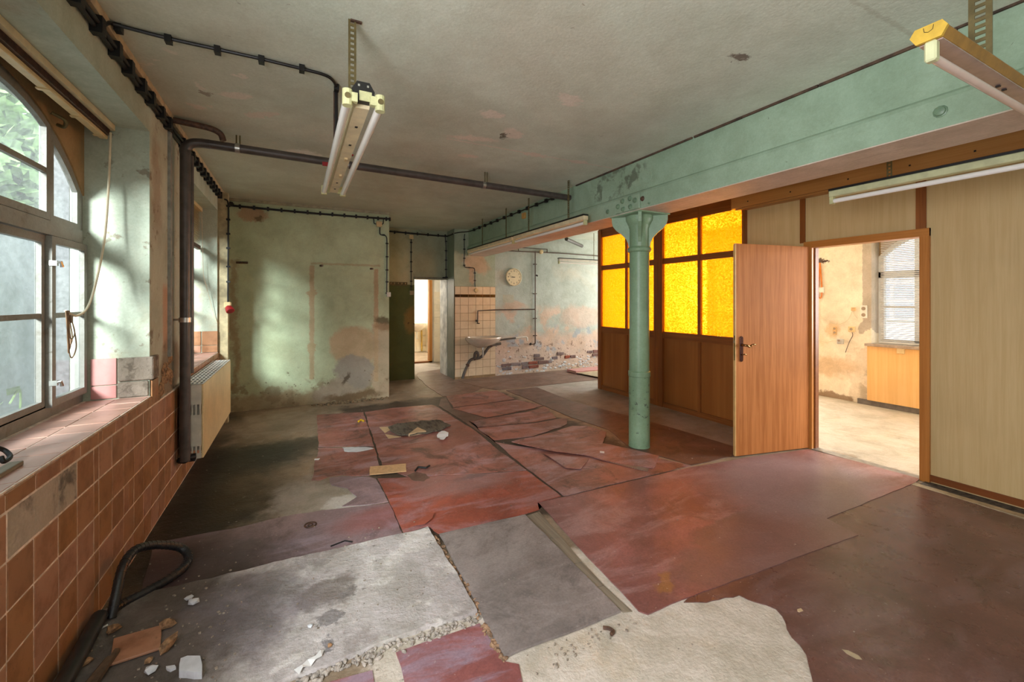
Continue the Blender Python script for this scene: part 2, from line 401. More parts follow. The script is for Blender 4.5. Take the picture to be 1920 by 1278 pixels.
m_column = layered('column_mint_paint', 'YZ', (130, 160, 128), [
    ('noise', 2.5, 0.5, 0.7, (126, 154, 126), 0.6),
    ('nbox', 2.9, 3.5, 0.0, 0.75, 0.1, 20, 0.60, 0.66, (58, 66, 56), 0.85),
    ('fblob', 3.34, 0.42, 0.06, 0.09, 20, 0.5, (46, 54, 48), 0.85),
    ('noise', 26, 0.68, 0.72, (84, 100, 86), 0.6)], rough=0.4, bump=0.1, spec=0.5)
m_rust_hole = plain('rusty_edge', (80, 62, 48), 0.8, var=0.3)
def tile_mat(name, cols, rough, dirt=1.0):
    g = G(name)
    oi = g.n('ShaderNodeObjectInfo').outputs['Random']
    rp = g.n('ShaderNodeValToRGB'); g.L.new(oi, rp.inputs[0])
    el = rp.color_ramp.elements
    el[0].color = lin(cols[0]); el[1].color = lin(cols[-1]); el[1].position = 1
    for i, c in enumerate(cols[1:-1]):
        e = el.new((i + 1) / (len(cols) - 1)); e.color = lin(c)
    off = g.n('ShaderNodeVectorMath', operation='SCALE'); cb = g.n('ShaderNodeCombineXYZ'); g.L.new(oi, cb.inputs[0]); g.L.new(oi, cb.inputs[2])
    g.L.new(cb.outputs[0], off.inputs[0]); off.inputs['Scale'].default_value = 40
    v = g.vm('ADD', g.pos(), off.outputs[0]).outputs[0]
    nz = g.noise(9, 6, 0.65, vec=v)
    col = g.mul(g.m('MULTIPLY', g.step(nz, 0.42, 0.7), dirt), rp.outputs[0], (0.66, 0.58, 0.52, 1))
    sp = g.noise(60, 3, 0.6, vec=v)
    col = g.mix(g.m('MULTIPLY', g.step(sp, 0.64, 0.7), 0.4 * dirt), col, tuple(int(c * 0.55) for c in cols[0]))
    return g.out(col, rough, bump=nz, bstr=0.06, spec=0.5)
m_tile = tile_mat('terracotta_tile', [(160, 114, 80), (176, 126, 90), (168, 118, 74), (186, 138, 114), (156, 108, 66)], 0.38)
m_silltile = tile_mat('sill_tile', [(196, 150, 134), (204, 160, 146), (190, 142, 124)], 0.4, 0.35)
m_pinktile = tile_mat('pink_tile', [(198, 138, 134), (204, 146, 142)], 0.35, 0.3)
m_creamtile = tile_mat('cream_tile', [(224, 206, 174), (230, 212, 182), (226, 208, 178)], 0.25, 0.25)
m_wctile = tile_mat('washroom_tile', [(238, 226, 200), (244, 232, 206)], 0.25, 0.1)
m_blacktile = tile_mat('black_tile', [(26, 20, 18), (34, 26, 22)], 0.25)
m_grout = plain('tile_grout', (228, 208, 192), 0.9, var=0.12, scale=30)
m_grout2 = plain('dark_tile_grout', (150, 124, 92), 0.9, var=0.1)
m_mortar = layered('exposed_mortar', 'YZ', (176, 160, 144), [('noise', 6, 0.5, 0.66, (90, 84, 80), 0.8), ('noise', 14, 0.58, 0.66, (186, 170, 150), 0.7)], rough=0.9, bump=0.7)
m_rawbrick = layered('grey_block', 'YZ', (150, 136, 124), [('noise', 18, 0.5, 0.62, (106, 94, 84), 0.8), ('noise', 40, 0.62, 0.68, (60, 50, 44), 0.7)], rough=0.9, bump=0.7)
m_frame = layered('window_frame_paint', 'YZ', (142, 140, 134), [('noise', 9, 0.55, 0.72, (112, 102, 88), 0.6), ('noise', 40, 0.64, 0.7, (96, 82, 66), 0.6)], rough=0.5, bump=0.15)
m_casement = m_frame
m_dark = plain('black_cable', (24, 21, 20), 0.45, var=0.2)
m_darkclip = plain('black_clip', (20, 18, 17), 0.5, var=0.2)
m_pipe = plain('grey_brown_pipe', (78, 70, 66), 0.35, var=0.15, spec=0.5)
m_metal = plain('galvanised_metal', (190, 188, 182), 0.3, metallic=0.9, var=0.1)
m_chrome = plain('chrome', (220, 220, 220), 0.12, metallic=1.0, var=0.03)
m_rust = plain('rusty_pipe', (84, 60, 46), 0.6, var=0.3, scale=40)
m_strap = plain('bronze_strap', (112, 100, 66), 0.45, metallic=0.55, var=0.15)
m_bakelite = plain('cream_bakelite', (216, 190, 142), 0.4, var=0.05)
m_whiteplastic = plain('white_plastic', (224, 220, 208), 0.35, var=0.04)
m_lampbody = plain('lamp_cream_enamel', (222, 206, 168), 0.4, var=0.06)
m_lampgreen = plain('lamp_greenish_enamel', (196, 198, 156), 0.4, var=0.06)
m_lampyellow = plain('lamp_yellowed_cap', (206, 168, 62), 0.4, var=0.1)
m_lampend = plain('lamp_end_socket', (200, 200, 150), 0.4, var=0.1)
m_reflector = plain('lamp_mauve_reflector', (186, 166, 158), 0.25, metallic=0.35, var=0.06)
m_tube = plain('white_tube_glass', (240, 238, 232), 0.15, var=0.01)
m_black = plain('black_part', (16, 14, 13), 0.5, var=0.2)
m_postwood = wood('partition_post_wood', (124, 70, 28), (150, 90, 40), 'Z', 0.4)
m_railwood = wood('partition_rail_wood', (120, 68, 28), (148, 88, 40), 'Y', 0.4)
m_plywood = wood('plywood_panel', (140, 84, 34), (158, 100, 46), 'Z', 0.4, 0.25)
m_panel = wood('beige_wall_panel', (196, 168, 116), (206, 180, 130), 'Z', 0.5, 1.2)
m_header = wood('pelmet_board', (176, 124, 66), (194, 144, 84), 'Y', 0.45, 0.8)
m_casing = wood('door_casing_wood', (176, 112, 48), (194, 130, 64), 'Z', 0.35)
m_casingH = wood('door_casing_head_wood', (176, 112, 48), (194, 130, 64), 'Y', 0.35)
m_leaf = wood('oak_door_veneer', (160, 98, 50), (190, 124, 72), 'Z', 0.55, 1.0, spec=0.1)
m_leafedge = plain('door_edge', (206, 166, 106), 0.4, var=0.06)
m_base = wood('dark_baseboard', (110, 58, 22), (132, 74, 32), 'Y', 0.4)
m_brass = plain('antique_brass', (70, 34, 26), 0.25, metallic=0.5, var=0.1)
m_brass2 = plain('bright_brass_edge', (150, 116, 74), 0.2, metallic=0.9, var=0.1)
m_radpaint = layered('radiator_cream_paint', 'YZ', (222, 196, 148), [('streak', (1, 30, 0.5), 0.6, 0.7, (206, 176, 126), 0.6)], rough=0.35, bump=0.03)
m_radend = plain('radiator_end_paint', (206, 198, 182), 0.4, var=0.05)
m_ceramic = plain('white_ceramic', (214, 204, 188), 0.12, var=0.03)
m_greyhose = plain('grey_drain_hose', (92, 86, 80), 0.5, var=0.15)
m_rubber = plain('black_rubber_hose', (40, 40, 42), 0.38, var=0.2)
m_brick = tile_mat('old_brick', [(150, 78, 56), (118, 96, 92), (140, 132, 134), (128, 104, 98), (120, 116, 124)], 0.85)
m_blind = plain('cream_blind_slat', (214, 190, 142), 0.45, var=0.05)
m_blindwhite = plain('white_blind_slat', (226, 224, 222), 0.4, var=0.03)
m_cord = plain('cream_cord', (214, 200, 172), 0.6, var=0.05)
m_orange = plain('orange_cable', (214, 122, 44), 0.45, var=0.08)
m_paper = plain('white_paper', (226, 224, 222), 0.8, var=0.03)
m_card = plain('cardboard', (206, 166, 120), 0.8, var=0.06, scale=30)
m_cloth = layered('grey_carpet_scrap', 'XY', (112, 104, 92), [('streak', (30, 6, 1), 0.5, 0.6, (76, 70, 62), 0.8)], rough=0.95, bump=0.9, fine=120)
m_beige = plain('beige_backing', (206, 178, 140), 0.8, var=0.05)
m_chunk = plain('rubble', (150, 116, 84), 0.95, var=0.3, scale=40, bump=0.5)
m_plasterchunk = plain('plaster_chunk', (206, 208, 212), 0.9, var=0.06, bump=0.3)
m_crumb = plain('crumbs', (150, 138, 124), 0.9, var=0.25, scale=60)
m_plank = wood('grey_floor_plank', (120, 108, 92), (150, 138, 120), 'Y', 0.7)
m_palestrip = plain('pale_floor_strip', (176, 158, 128), 0.7, var=0.12)
m_leafgreen = plain('leaf_green', (140, 164, 110), 0.6, var=0.3, scale=3)
m_bark = plain('bark', (84, 66, 50), 0.9, var=0.3)
m_cushion = plain('flat_grey_board', (120, 120, 124), 0.8)

def glass_pane(name, tint, transp, transl, gloss=0.06, tex=70, bump=0.25):
    g = G(name)
    tr = g.n('ShaderNodeBsdfTransparent'); tr.inputs[0].default_value = lin(tint)
    tl = g.n('ShaderNodeBsdfTranslucent')
    nz = g.noise(tex, 3, 0.6); big = g.noise(2.0, 5, 0.6)
    g.put(tl.inputs[0], g.mix(g.step(nz, 0.35, 0.65), tuple(int(c * 0.84) for c in tint), tint))
    gl = g.n('ShaderNodeBsdfGlossy'); gl.inputs['Roughness'].default_value = 0.12
    bn = g.n('ShaderNodeBump'); bn.inputs['Strength'].default_value = bump; bn.inputs['Distance'].default_value = 0.004
    g.L.new(nz, bn.inputs['Height']); g.L.new(bn.outputs[0], gl.inputs['Normal'])
    m1 = g.n('ShaderNodeMixShader'); g.put(m1.inputs[0], g.m('ADD', transl, g.m('MULTIPLY', g.m('SUBTRACT', big, 0.5), 0.25)))
    g.L.new(tr.outputs[0], m1.inputs[1]); g.L.new(tl.outputs[0], m1.inputs[2])
    m2 = g.n('ShaderNodeMixShader'); m2.inputs[0].default_value = gloss
    g.L.new(m1.outputs[0], m2.inputs[1]); g.L.new(gl.outputs[0], m2.inputs[2])
    return g.out(None, shader=m2.outputs[0])
m_glass = glass_pane('dirty_window_glass', (234, 240, 240), 0.75, 0.07)
m_clear = glass_pane('clear_glass', (240, 244, 246), 0.9, 0.12)
def amber():
    g = G('amber_cathedral_glass')
    v = g.scalevec((1, 1, 1.6))
    nz = g.noise(95, 3, 0.7, vec=v, dist=0.8); n2 = g.noise(40, 4, 0.6, vec=v)
    f = g.m('ADD', g.m('MULTIPLY', nz, 0.7), g.m('MULTIPLY', n2, 0.3))
    c = g.mix(g.step(f, 0.36, 0.62), (226, 136, 0), (255, 208, 50))
    tl = g.n('ShaderNodeBsdfTranslucent'); g.L.new(c, tl.inputs[0])
    tr = g.n('ShaderNodeBsdfTransparent'); g.put(tr.inputs[0], g.mix(g.step(f, 0.42, 0.62), (244, 166, 10), (255, 228, 130)))
    gl = g.n('ShaderNodeBsdfGlossy'); gl.inputs['Roughness'].default_value = 0.25
    bn = g.n('ShaderNodeBump'); bn.inputs['Strength'].default_value = 0.3; bn.inputs['Distance'].default_value = 0.005
    g.L.new(f, bn.inputs['Height']); g.L.new(bn.outputs[0], gl.inputs['Normal'])
    m1 = g.n('ShaderNodeMixShader'); g.put(m1.inputs[0], g.step(f, 0.60, 0.40)); g.L.new(tr.outputs[0], m1.inputs[1]); g.L.new(tl.outputs[0], m1.inputs[2])
    m2 = g.n('ShaderNodeMixShader'); m2.inputs[0].default_value = 0.05
    g.L.new(m1.outputs[0], m2.inputs[1]); g.L.new(gl.outputs[0], m2.inputs[2])
    return g.out(None, shader=m2.outputs[0])
m_amber = amber()

def sheet_mat(name, c, film=(178, 152, 160), film_op=0.5, dirt=(64, 48, 42), dirt_op=0.7, rough=0.4, extra=()):
    g = G(name)
    oi = g.n('ShaderNodeObjectInfo').outputs['Random']
    cb = g.n('ShaderNodeCombineXYZ'); g.L.new(g.m('MULTIPLY', oi, 30.0), cb.inputs[0]); g.L.new(g.m('MULTIPLY', oi, 17.0), cb.inputs[1])
    v = g.vm('ADD', g.pos(), cb.outputs[0]).outputs[0]
    n1 = g.noise(1.7, 9, 0.70, vec=v, dist=0.5); n2 = g.noise(1.0, 9, 0.72, vec=g.scalevec((1.6, 4.5, 1), vec=v), dist=0.8)
    n3 = g.noise(6, 8, 0.72, vec=v, dist=0.6); n4 = g.noise(90, 4, 0.7); n5 = g.noise(2.6, 9, 0.74, vec=v, dist=1.0)
    col = g.mix(g.step(n1, 0.35, 0.68), tuple(int(q * 0.86) for q in c), tuple(min(255, int(q * 1.10)) for q in c))
    col = g.mix(g.m('MULTIPLY', g.step(n2, 0.46, 0.64), film_op), col, film)
    col = g.mix(g.m('MULTIPLY', g.step(n5, 0.50, 0.66), dirt_op), col, dirt)
    col = g.mix(g.m('MULTIPLY', g.step(n3, 0.54, 0.70), dirt_op * 0.35), col, dirt)
    p = g.warp('XY', 0.34, 4.0)
    for (cx, cy, rx, ry, rot, soft, cc, op) in extra:
        col = g.mix(g.m('MULTIPLY', g.blob(p, cx, cy, rx, ry, rot, soft), op), col, cc)
    sp = g.noise(55, 2, 0.5)
    col = g.mix(g.m('MULTIPLY', g.step(sp, 0.72, 0.76), 0.45), col, (206, 196, 186))
    mg = g.m('ADD', g.m('MULTIPLY', n4, 0.8), 0.6)
    cg = g.n('ShaderNodeCombineXYZ')
    for i_ in range(3): g.L.new(mg, cg.inputs[i_])
    col = g.mul(1.0, col, cg.outputs[0])
    rg = g.m('ADD', rough - 0.14, g.m('MULTIPLY', n3, 0.36))
    return g.out(col, rg, bump=g.m('ADD', n3, g.m('MULTIPLY', n4, 0.3)), bstr=0.15, bdist=0.01, spec=0.45)
RED = (152, 98, 86)
ms_red = sheet_mat('red_linoleum', RED)
ms_redbright = sheet_mat('bright_red_linoleum', (164, 86, 68), film_op=0.42, dirt_op=0.3, extra=[(1.25, 3.35, 0.5, 0.32, 10, 0.35, (150, 118, 114), 0.6), (1.35, 3.3, 0.2, 0.06, 5, 0.5, (110, 92, 92), 0.7)])
ms_redpale = sheet_mat('pinkish_red_linoleum', (148, 96, 92), film=(182, 150, 150), film_op=0.45, dirt_op=0.3, rough=0.32, extra=[
    (2.75, 1.62, 0.95, 0.30, 4, 0.12, (116, 90, 86), 0.75), (3.55, 2.05, 0.75, 0.5, 0, 0.4, (150, 132, 138), 0.8), (1.70, 1.60, 0.10, 0.05, 10, 0.3, (160, 114, 62), 0.6)])
ms_lilac = sheet_mat('lilac_worn_linoleum', (160, 134, 138), film=(176, 158, 172), film_op=0.6, dirt=(48, 36, 34), dirt_op=0.4, extra=[
    (-0.55, 2.75, 0.45, 0.5, 0, 0.5, (44, 32, 30), 0.85), (0.55, 2.95, 0.3, 0.16, 0, 0.5, (160, 92, 86), 0.6)])
ms_maroon = sheet_mat('maroon_linoleum', (104, 72, 66), film=(130, 106, 106), film_op=0.35, dirt=(74, 56, 46), dirt_op=0.6, rough=0.26)
ms_brown = sheet_mat('dark_brown_linoleum', (104, 76, 66), film=(110, 92, 86), film_op=0.3, dirt=(52, 42, 36), dirt_op=0.6)
ms_greybrown = sheet_mat('grey_brown_linoleum', (124, 96, 84), film=(150, 134, 124), film_op=0.5, dirt=(76, 60, 52), dirt_op=0.5)
ms_grey = sheet_mat('grey_board', (146, 135, 131), film=(166, 156, 152), film_op=0.4, dirt=(76, 68, 66), dirt_op=0.45, rough=0.6)
ms_slab = layered('concrete_slab', 'XY', (198, 190, 188), [
    ('noise', 1.6, 0.48, 0.7, (158, 150, 150), 0.8), ('noise', 5, 0.50, 0.62, (228, 222, 218), 0.7), ('noise', 3, 0.54, 0.64, (150, 140, 136), 0.6),
    ('blob', 0.12, 2.28, 0.16, 0.13, 20, 0.5, (96, 84, 74), 0.75), ('blob', 0.75, 2.85, 0.10, 0.05, 0, 0.5, (100, 90, 80), 0.7),
    ('blob', -0.50, 2.3, 0.36, 0.6, 0, 0.45, (76, 64, 54), 0.85), ('blob', -0.15, 2.35, 0.22, 0.3, 0, 0.5, (132, 124, 130), 0.6),
    ('fblob', 0.14, 2.09, 0.05, 0.045, 0, 0.3, (128, 122, 122), 0.8), ('fblob', 0.22, 2.24, 0.035, 0.035, 0, 0.3, (134, 126, 124), 0.8),
    ('fblob', 0.11, 1.93, 0.03, 0.03, 0, 0.3, (120, 116, 118), 0.8),
    ('noise', 26, 0.66, 0.70, (120, 110, 102), 0.6)], rough=0.75, bump=0.6, amp=0.16, spec=0.3, grime=0.38)
ms_redlilac = sheet_mat('red_lilac_linoleum', (158, 96, 92), film=(160, 144, 160), film_op=0.75, dirt_op=0.15)

# ------------------------------------------------------------------ structure
ST = 'structure'
CE = 2.79
floor = obj('floor', bx(-1.3, 7.6, -2.6, 12.6, -0.12, 0.0), m_floor, kind=ST)
ceiling = obj('ceiling', bx(-1.3, 7.6, -2.6, 12.6, CE, CE + 0.15), m_ceiling, kind=ST)

XL, XG = -0.828, -1.155
WIN = [(-0.88, 0.88), (1.68, 3.44), (4.25, 6.03)]
SILL, LINT, SPRING, APEX = 0.845, 2.52, 2.08, 2.48
bm = B()
edges = [-2.6] + [v for w in WIN for v in w] + [6.62]
for i in range(0, len(edges), 2): box(bm, -1.32, XL, edges[i], edges[i + 1], 0, CE)
for a, b in WIN:
    box(bm, -1.32, XL - 0.012, a, b, 0, SILL - 0.012); box(bm, -1.32, XL, a, b, LINT, CE)
wall_left = obj('wall_left', bm, m_left, kind=ST)
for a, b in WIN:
    obj('dimmed_outer_reveal', bx(-1.32, -1.20, b - 0.006, b, SILL, LINT), plain('dimmed_reveal_render', (86, 86, 88), 0.9, var=0.2, scale=40, bump=0.4), wall_left)  # added dark lining, sunlit jamb only; its colour holds down the sun's brightness
# mortar bed behind the tile cladding
gb = B(); box(gb, XL - 0.012, XL + 0.0105, 0.9, 3.62, 0, SILL - 0.008); box(gb, XL - 0.012, XL + 0.0105, 3.62, 6.2, 0, 0.79); box(gb, XL - 0.012, XL + 0.0105, 4.25, 6.03, 0.78, SILL - 0.008)
obj('grout_bed', gb, m_grout, wall_left)
sb = B()
for a, b in WIN[1:]: box(sb, -1.20, XL + 0.006, a, b, SILL - 0.02, SILL + 0.0045)
obj('sill_bed', sb, m_grout, wall_left)

# tiles of the wall under the windows: one mesh per size, shared
def unit_tile(w, h, t=0.008):
    bm = bx(-w / 2, w / 2, -h / 2, h / 2, 0, t)
    top = [e for e in bm.edges if all(v.co.z > t / 2 for v in e.verts)]
    bmesh.ops.bevel(bm, geom=top, offset=0.0015, segments=1, affect='EDGES')
    me = bpy.data.meshes.new('tile'); bm.to_mesh(me); bm.free(); return me
TM = {}
def tile(parent, mat, ctr, w, h, normal, jitter=0.0015, name='tile'):
    k = (round(w, 3), round(h, 3), mat.name)
    if k not in TM:
        TM[k] = unit_tile(w, h); TM[k].materials.append(mat)
    o = bpy.data.objects.new(name, TM[k]); C.objects.link(o)
    n = Vector(normal)
    if abs(n.z) > 0.9: rot = Matrix(((0, 1, 0), (-1, 0, 0), (0, 0, 1))).to_4x4() if n.z > 0 else Matrix.Rotation(math.pi, 4, 'X')
    else:
        z = n; y = Vector((0, 0, 1)); x = y.cross(z); rot = Matrix((x, y, z)).transposed().to_4x4()
    tilt = Matrix.Rotation(random.uniform(-1, 1) * 0.006, 4, 'X') @ Matrix.Rotation(random.uniform(-1, 1) * 0.006, 4, 'Y')
    o.matrix_world = Matrix.Translation(Vector(ctr) + n * random.uniform(0, jitter)) @ rot @ tilt
    put_parent(o, parent); return o
YC = [1.462, 1.620, 1.770, 1.921, 2.078, 2.250, 2.408, 2.572, 2.627, 2.785, 2.943, 3.106, 3.270, 3.425, 3.581, 3.740, 3.898, 4.060, 4.22, 4.378, 4.535, 4.692, 4.85, 5.01, 5.165, 5.32, 5.48, 5.635, 5.79, 5.95, 6.1]
ZR = [-0.005, 0.151, 0.309, 0.466, 0.626, 0.783]
J = 0.008
for r in range(5):
    for i in range(len(YC) - 1):
        y0, y1 = YC[i] + J / 2, YC[i + 1] - J / 2
        if r == 4 and 1.95 < (y0 + y1) / 2 < 2.40: continue          # three tiles are missing near the window
        if r == 4 and y0 > 3.6 and y0 < 4.2 and False: continue
        z0, z1 = max(ZR[r], 0.004) + J / 2, ZR[r + 1] - J / 2
        if (r, i) in ((2, 10), (4, 12), (3, 14)):                    # split pieces
            ym = y0 + (y1 - y0) * 0.5
            tile(wall_left, m_tile, (XL + 0.004, (y0 + ym) / 2, (z0 + z1) / 2), ym - y0 - J, z1 - z0, (1, 0, 0))
            tile(wall_left, m_tile, (XL + 0.004, (y1 + ym) / 2, (z0 + z1) / 2), y1 - ym - J / 2, z1 - z0, (1, 0, 0)); continue
        tile(wall_left, m_tile, (XL + 0.004, (y0 + y1) / 2, (z0 + z1) / 2), y1 - y0, z1 - z0, (1, 0, 0))
# top course under the sill
ys = [1.49, 1.70, 1.915, 2.09, 2.27, 2.44, 2.62, 2.67, 2.83, 3.00, 3.17, 3.345, 3.395, 3.44]
for a, b in zip(ys, ys[1:]): tile(wall_left, m_tile, (XL + 0.004, (a + b) / 2, 0.816), b - a - J, 0.054, (1, 0, 0))
tile(wall_left, m_tile, (XL + 0.004, 3.515, 0.868), 0.136, 0.156, (1, 0, 0))
a = 4.25
while a < 6.0:
    tile(wall_left, m_tile, (XL + 0.004, a + 0.08, 0.816), 0.152, 0.054, (1, 0, 0)); a += 0.158
# bare mortar where the tiles are gone
for y0, y1 in ((1.93, 2.085), (2.085, 2.25), (2.255, 2.40)):
    b = bx(XL + 0.003, XL + 0.011 + random.random() * 0.002, y0, y1, 0.632, 0.780); obj('mortar_patch', b, m_mortar, wall_left)
# sill tiles, two rows, rising a little towards the glass
for a, b in WIN[1:]:
    y = a
    k = 0
    while y < b - 0.02:
        w = min(0.158, b - y)
        tile(wall_left, m_silltile, (XL - 0.075, y + w / 2, SILL - 0.002), w - J, 0.150, (0, 0, 1))
        tile(wall_left, m_silltile, (XL - 0.222, y + w / 2 - 0.02, SILL - 0.002), w - J, 0.136, (0, 0, 1))
        y += 0.158; k += 1
# skirting in the reveals
def reveal_tiles(y, both=True):
    tile(wall_left, m_pinktile if y < 4 else m_tile, (-1.045, y - 0.001, 1.02), 0.118, 0.160, (0, -1, 0))
    tile(wall_left, m_pinktile if y < 4 else m_tile, (-1.045, y - 0.001, 0.895), 0.118, 0.078, (0, -1, 0))
reveal_tiles(3.44)
obj('grey_block', bx(-0.980, XL + 0.022, 3.425, 3.56, 0.955, 1.100), m_rawbrick, wall_left, bevel=0.006, label='exposed grey block at window corner')
obj('grey_block', bx(-0.980, XL - 0.005, 3.43, 3.45, 0.855, 0.950), m_rawbrick, wall_left, bevel=0.003)
reveal_tiles(6.03)
for z, h in ((1.02, 0.16), (0.895, 0.078)): tile(wall_left, m_tile, (-0.90, 6.029, z), 0.15, h, (0, -1, 0))
# ragged plaster edge on the pier above the tiles
rb = B()
for k in range(26):
    y = 3.60 + random.random() * 0.36; z = 0.80 + (y - 3.6) * 0.9 * random.random() + 0.05 * random.random()
    s = 0.02 + 0.04 * random.random()
    bmesh.ops.create_icosphere(rb, subdivisions=1, radius=s, matrix=Matrix.Translation((XL, y, z)) @ Matrix.Diagonal((0.35, 1, 0.8, 1)))
obj('crumbled_plaster', rb, m_chunk, wall_left, kind='stuff')

# other walls
YB = 6.614
obj('wall_back', bx(-1.32, 1.255, YB, 7.93, 0, CE), m_back, kind=ST)
bm = B(); box(bm, 1.255, 1.97, 7.93, 8.38, 0, CE); box(bm, 1.97, 2.61, 7.93, 8.38, 1.875, CE)
wall_alcove = obj('wall_alcove', bm, m_alcove, kind=ST)
obj('trim_1', bx(1.95, 2.63, 7.905, 7.93, 1.862, 1.905), plain('grey_door_lintel', (120, 122, 108), 0.5), kind=ST)
pier = obj('wall_pier', bx(2.61, 3.44, 7.535, 8.38, 0, CE), m_pier, kind=ST)
obj('pier_side', bx(2.604, 2.612, 7.53, 7.93, 0, CE), m_gloss_green, pier)
obj('reveal_side', bx(2.60, 2.612, 7.93, 8.38, 0, 1.87), plain('worn_grey_reveal', (186, 182, 170), 0.5, var=0.2, scale=5), pier)
wall_clock = obj('wall_clock', bx(3.44, 7.2, 7.56, 7.9, 0, CE), m_clock, kind=ST)
# exposed bricks at its foot
br = random.Random(5)
def brick(parent, x, z, w, h): 
    b = bx(x, x + w, 7.532 + br.random() * 0.012, 7.575, z, z + h)
    for v in b.verts: v.co += Vector((br.uniform(-1, 1) * 0.010, 0, br.uniform(-1, 1) * 0.008))
    obj('brick', b, m_brick, parent, bevel=0.006)
for row, (z, runs) in enumerate(((0.09, ((3.56, 3.9), (4.0, 4.5))), (0.165, ((3.58, 4.75),)), (0.24, ((4.05, 4.55), (4.75, 5.35), (5.55, 6.1))), (0.315, ((4.30, 4.45), (4.85, 5.1), (5.6, 6.1))))):
    for a, b in runs:
        x = a + br.random() * 0.06
        while x < b - 0.08:
            w = 0.12 + br.random() * 0.12
            if br.random() < 0.85: brick(wall_clock, x, z, min(w, b - x), 0.058)
            x += w + 0.015
rb = B()
for k in range(160):
    x = br.uniform(3.46, 6.4); z = abs(br.gauss(0, 0.16)); s = 0.008 + 0.025 * br.random()
    bmesh.ops.create_icosphere(rb, subdivisions=1, radius=s, matrix=Matrix.Translation((x, 7.558, z)) @ Matrix.Diagonal((1.4, 0.3, 0.8, 1)))
obj('crumbling_render', rb, m_plasterchunk, wall_clock, kind='stuff')

# tiled splashback on the pier
gx = [2.615, 2.722, 2.881, 3.032, 3.174, 3.329, 3.440]
obj('grout_bed', bx(2.615, 3.44, 7.5185, 7.536, 0.0, 1.725), m_grout2, pier)
zs = [1.522 - 0.148 * k for k in range(0, 11)]
for i in range(6):
    x0, x1 = gx[i] + 0.003, gx[i + 1] - 0.003
    tile(pier, m_creamtile, ((x0 + x1) / 2, 7.525, 1.65), x1 - x0, 0.142, (0, -1, 0))
    tile(pier, m_blacktile, ((x0 + x1) / 2, 7.525, 1.551), x1 - x0, 0.046, (0, -1, 0), name='border_tile')
    for a, b in zip(zs, zs[1:]): tile(pier, m_creamtile, ((x0 + x1) / 2, 7.525, (a + b) / 2), x1 - x0, a - b - 0.006, (0, -1, 0))

# side room, far room and rear
bm = B()
RW = [(-1.2, 1.2), (1.35, 3.06), (6.0, 7.3)]
ed = [-2.6] + [v for w in ((-1.2, 0.9), (1.35, 3.06), (5.9, 7.3)) for v in w] + [7.9]
for i in range(0, len(ed), 2): box(bm, 7.18, 7.55, ed[i], ed[i + 1], 0, CE)
for a, b in ((-1.2, 0.9), (1.35, 3.06), (5.9, 7.3)): box(bm, 7.18, 7.55, a, b, 0, 0.86); box(bm, 7.18, 7.55, a, b, 2.55, CE)
wall_right = obj('wall_outer_right', bm, m_white_plaster, kind=ST)
obj('wall_return', bx(4.56, 7.18, 5.62, 5.68, 0, CE), m_plain_plaster, kind=ST)
bm = B(); 
for a, b in ((-1.32, -0.3), (1.5, 1.9), (3.3, 7.55)): box(bm, a, b, -2.72, -2.6, 0, CE)
box(bm, -0.3, 1.5, -2.72, -2.6, 0, 0.9); box(bm, 1.9, 3.3, -2.72, -2.6, 0, 0.9); box(bm, -0.3, 1.5, -2.72, -2.6, 2.5, CE); box(bm, 1.9, 3.3, -2.72, -2.6, 2.5, CE)  # both rear openings are added, only to let light in
obj('wall_rear', bm, m_plain_plaster, kind=ST)
g_ = G('fill_curtain_cloth'); tl_ = g_.n('ShaderNodeBsdfTranslucent'); tl_.inputs[0].default_value = lin((98, 94, 92)); m_fill_curtain = g_.out(None, shader=tl_.outputs[0])
for a, b in ((-0.3, 1.5), (1.9, 3.3)): obj('fill_curtain', bx(a, b, -2.66, -2.655, 0.9, 2.5), m_fill_curtain, bpy.data.objects['wall_rear'])  # unseen translucent sheets added to soften the sun and glow as fill
# corridor and washroom beyond the far door
bm = B(); box(bm, 1.2, 1.3, 8.38, 12.4, 0, CE); obj('wall_corridor_left', bm, m_plain_plaster, kind=ST)
obj('wall_corridor_right', bx(3.34, 3.44, 8.38, 12.4, 0, CE), m_plain_plaster, kind=ST)
obj('wall_washroom_end', bx(1.3, 3.34, 12.1, 12.4, 0, CE), m_plain_plaster, kind=ST)
ww = B(); box(ww, 1.3, 2.2, 9.90, 10.0, 0, CE); box(ww, 2.86, 3.34, 9.90, 10.0, 0, CE); box(ww, 2.2, 2.86, 9.90, 10.0, 2.2, CE)
wwo = obj('wall_washroom', ww, m_plain_plaster, kind=ST)
for k in range(11):
    for i in range(2): tile(wwo, m_creamtile, (2.99 + 0.15 * i, 9.90, 0.08 + 0.152 * k), 0.146, 0.146, (0, -1, 0))
obj('trim_2', bx(2.80, 2.87, 9.86, 10.0, 0, 2.2), m_casing, kind=ST)
obj('trim_3', bx(2.2, 2.87, 9.86, 10.0, 0, 0.035), m_postwood, kind=ST)
we = bpy.data.objects['wall_washroom_end']; wr = bpy.data.objects['wall_corridor_right']
for k in range(10):
    for i in range(5): tile(we, m_wctile, (2.68 + 0.152 * i - 0.01, 12.1, 0.08 + 0.152 * k), 0.147, 0.147, (0, -1, 0))
    for i in range(8): tile(wr, m_wctile, (3.34, 10.95 + 0.152 * i, 0.08 + 0.152 * k), 0.147, 0.147, (-1, 0, 0))

# cornice strip along the left wall and the back wall
obj('trim_4', bx(XL, XL + 0.035, 1.2, YB, 2.745, CE), plain('cornice_strip', (196, 178, 146), 0.6), kind=ST)
obj('trim_5', bx(XL, 1.26, YB - 0.02, YB, 2.755, CE), plain('cornice_strip_back', (170, 166, 140), 0.6), kind=ST)
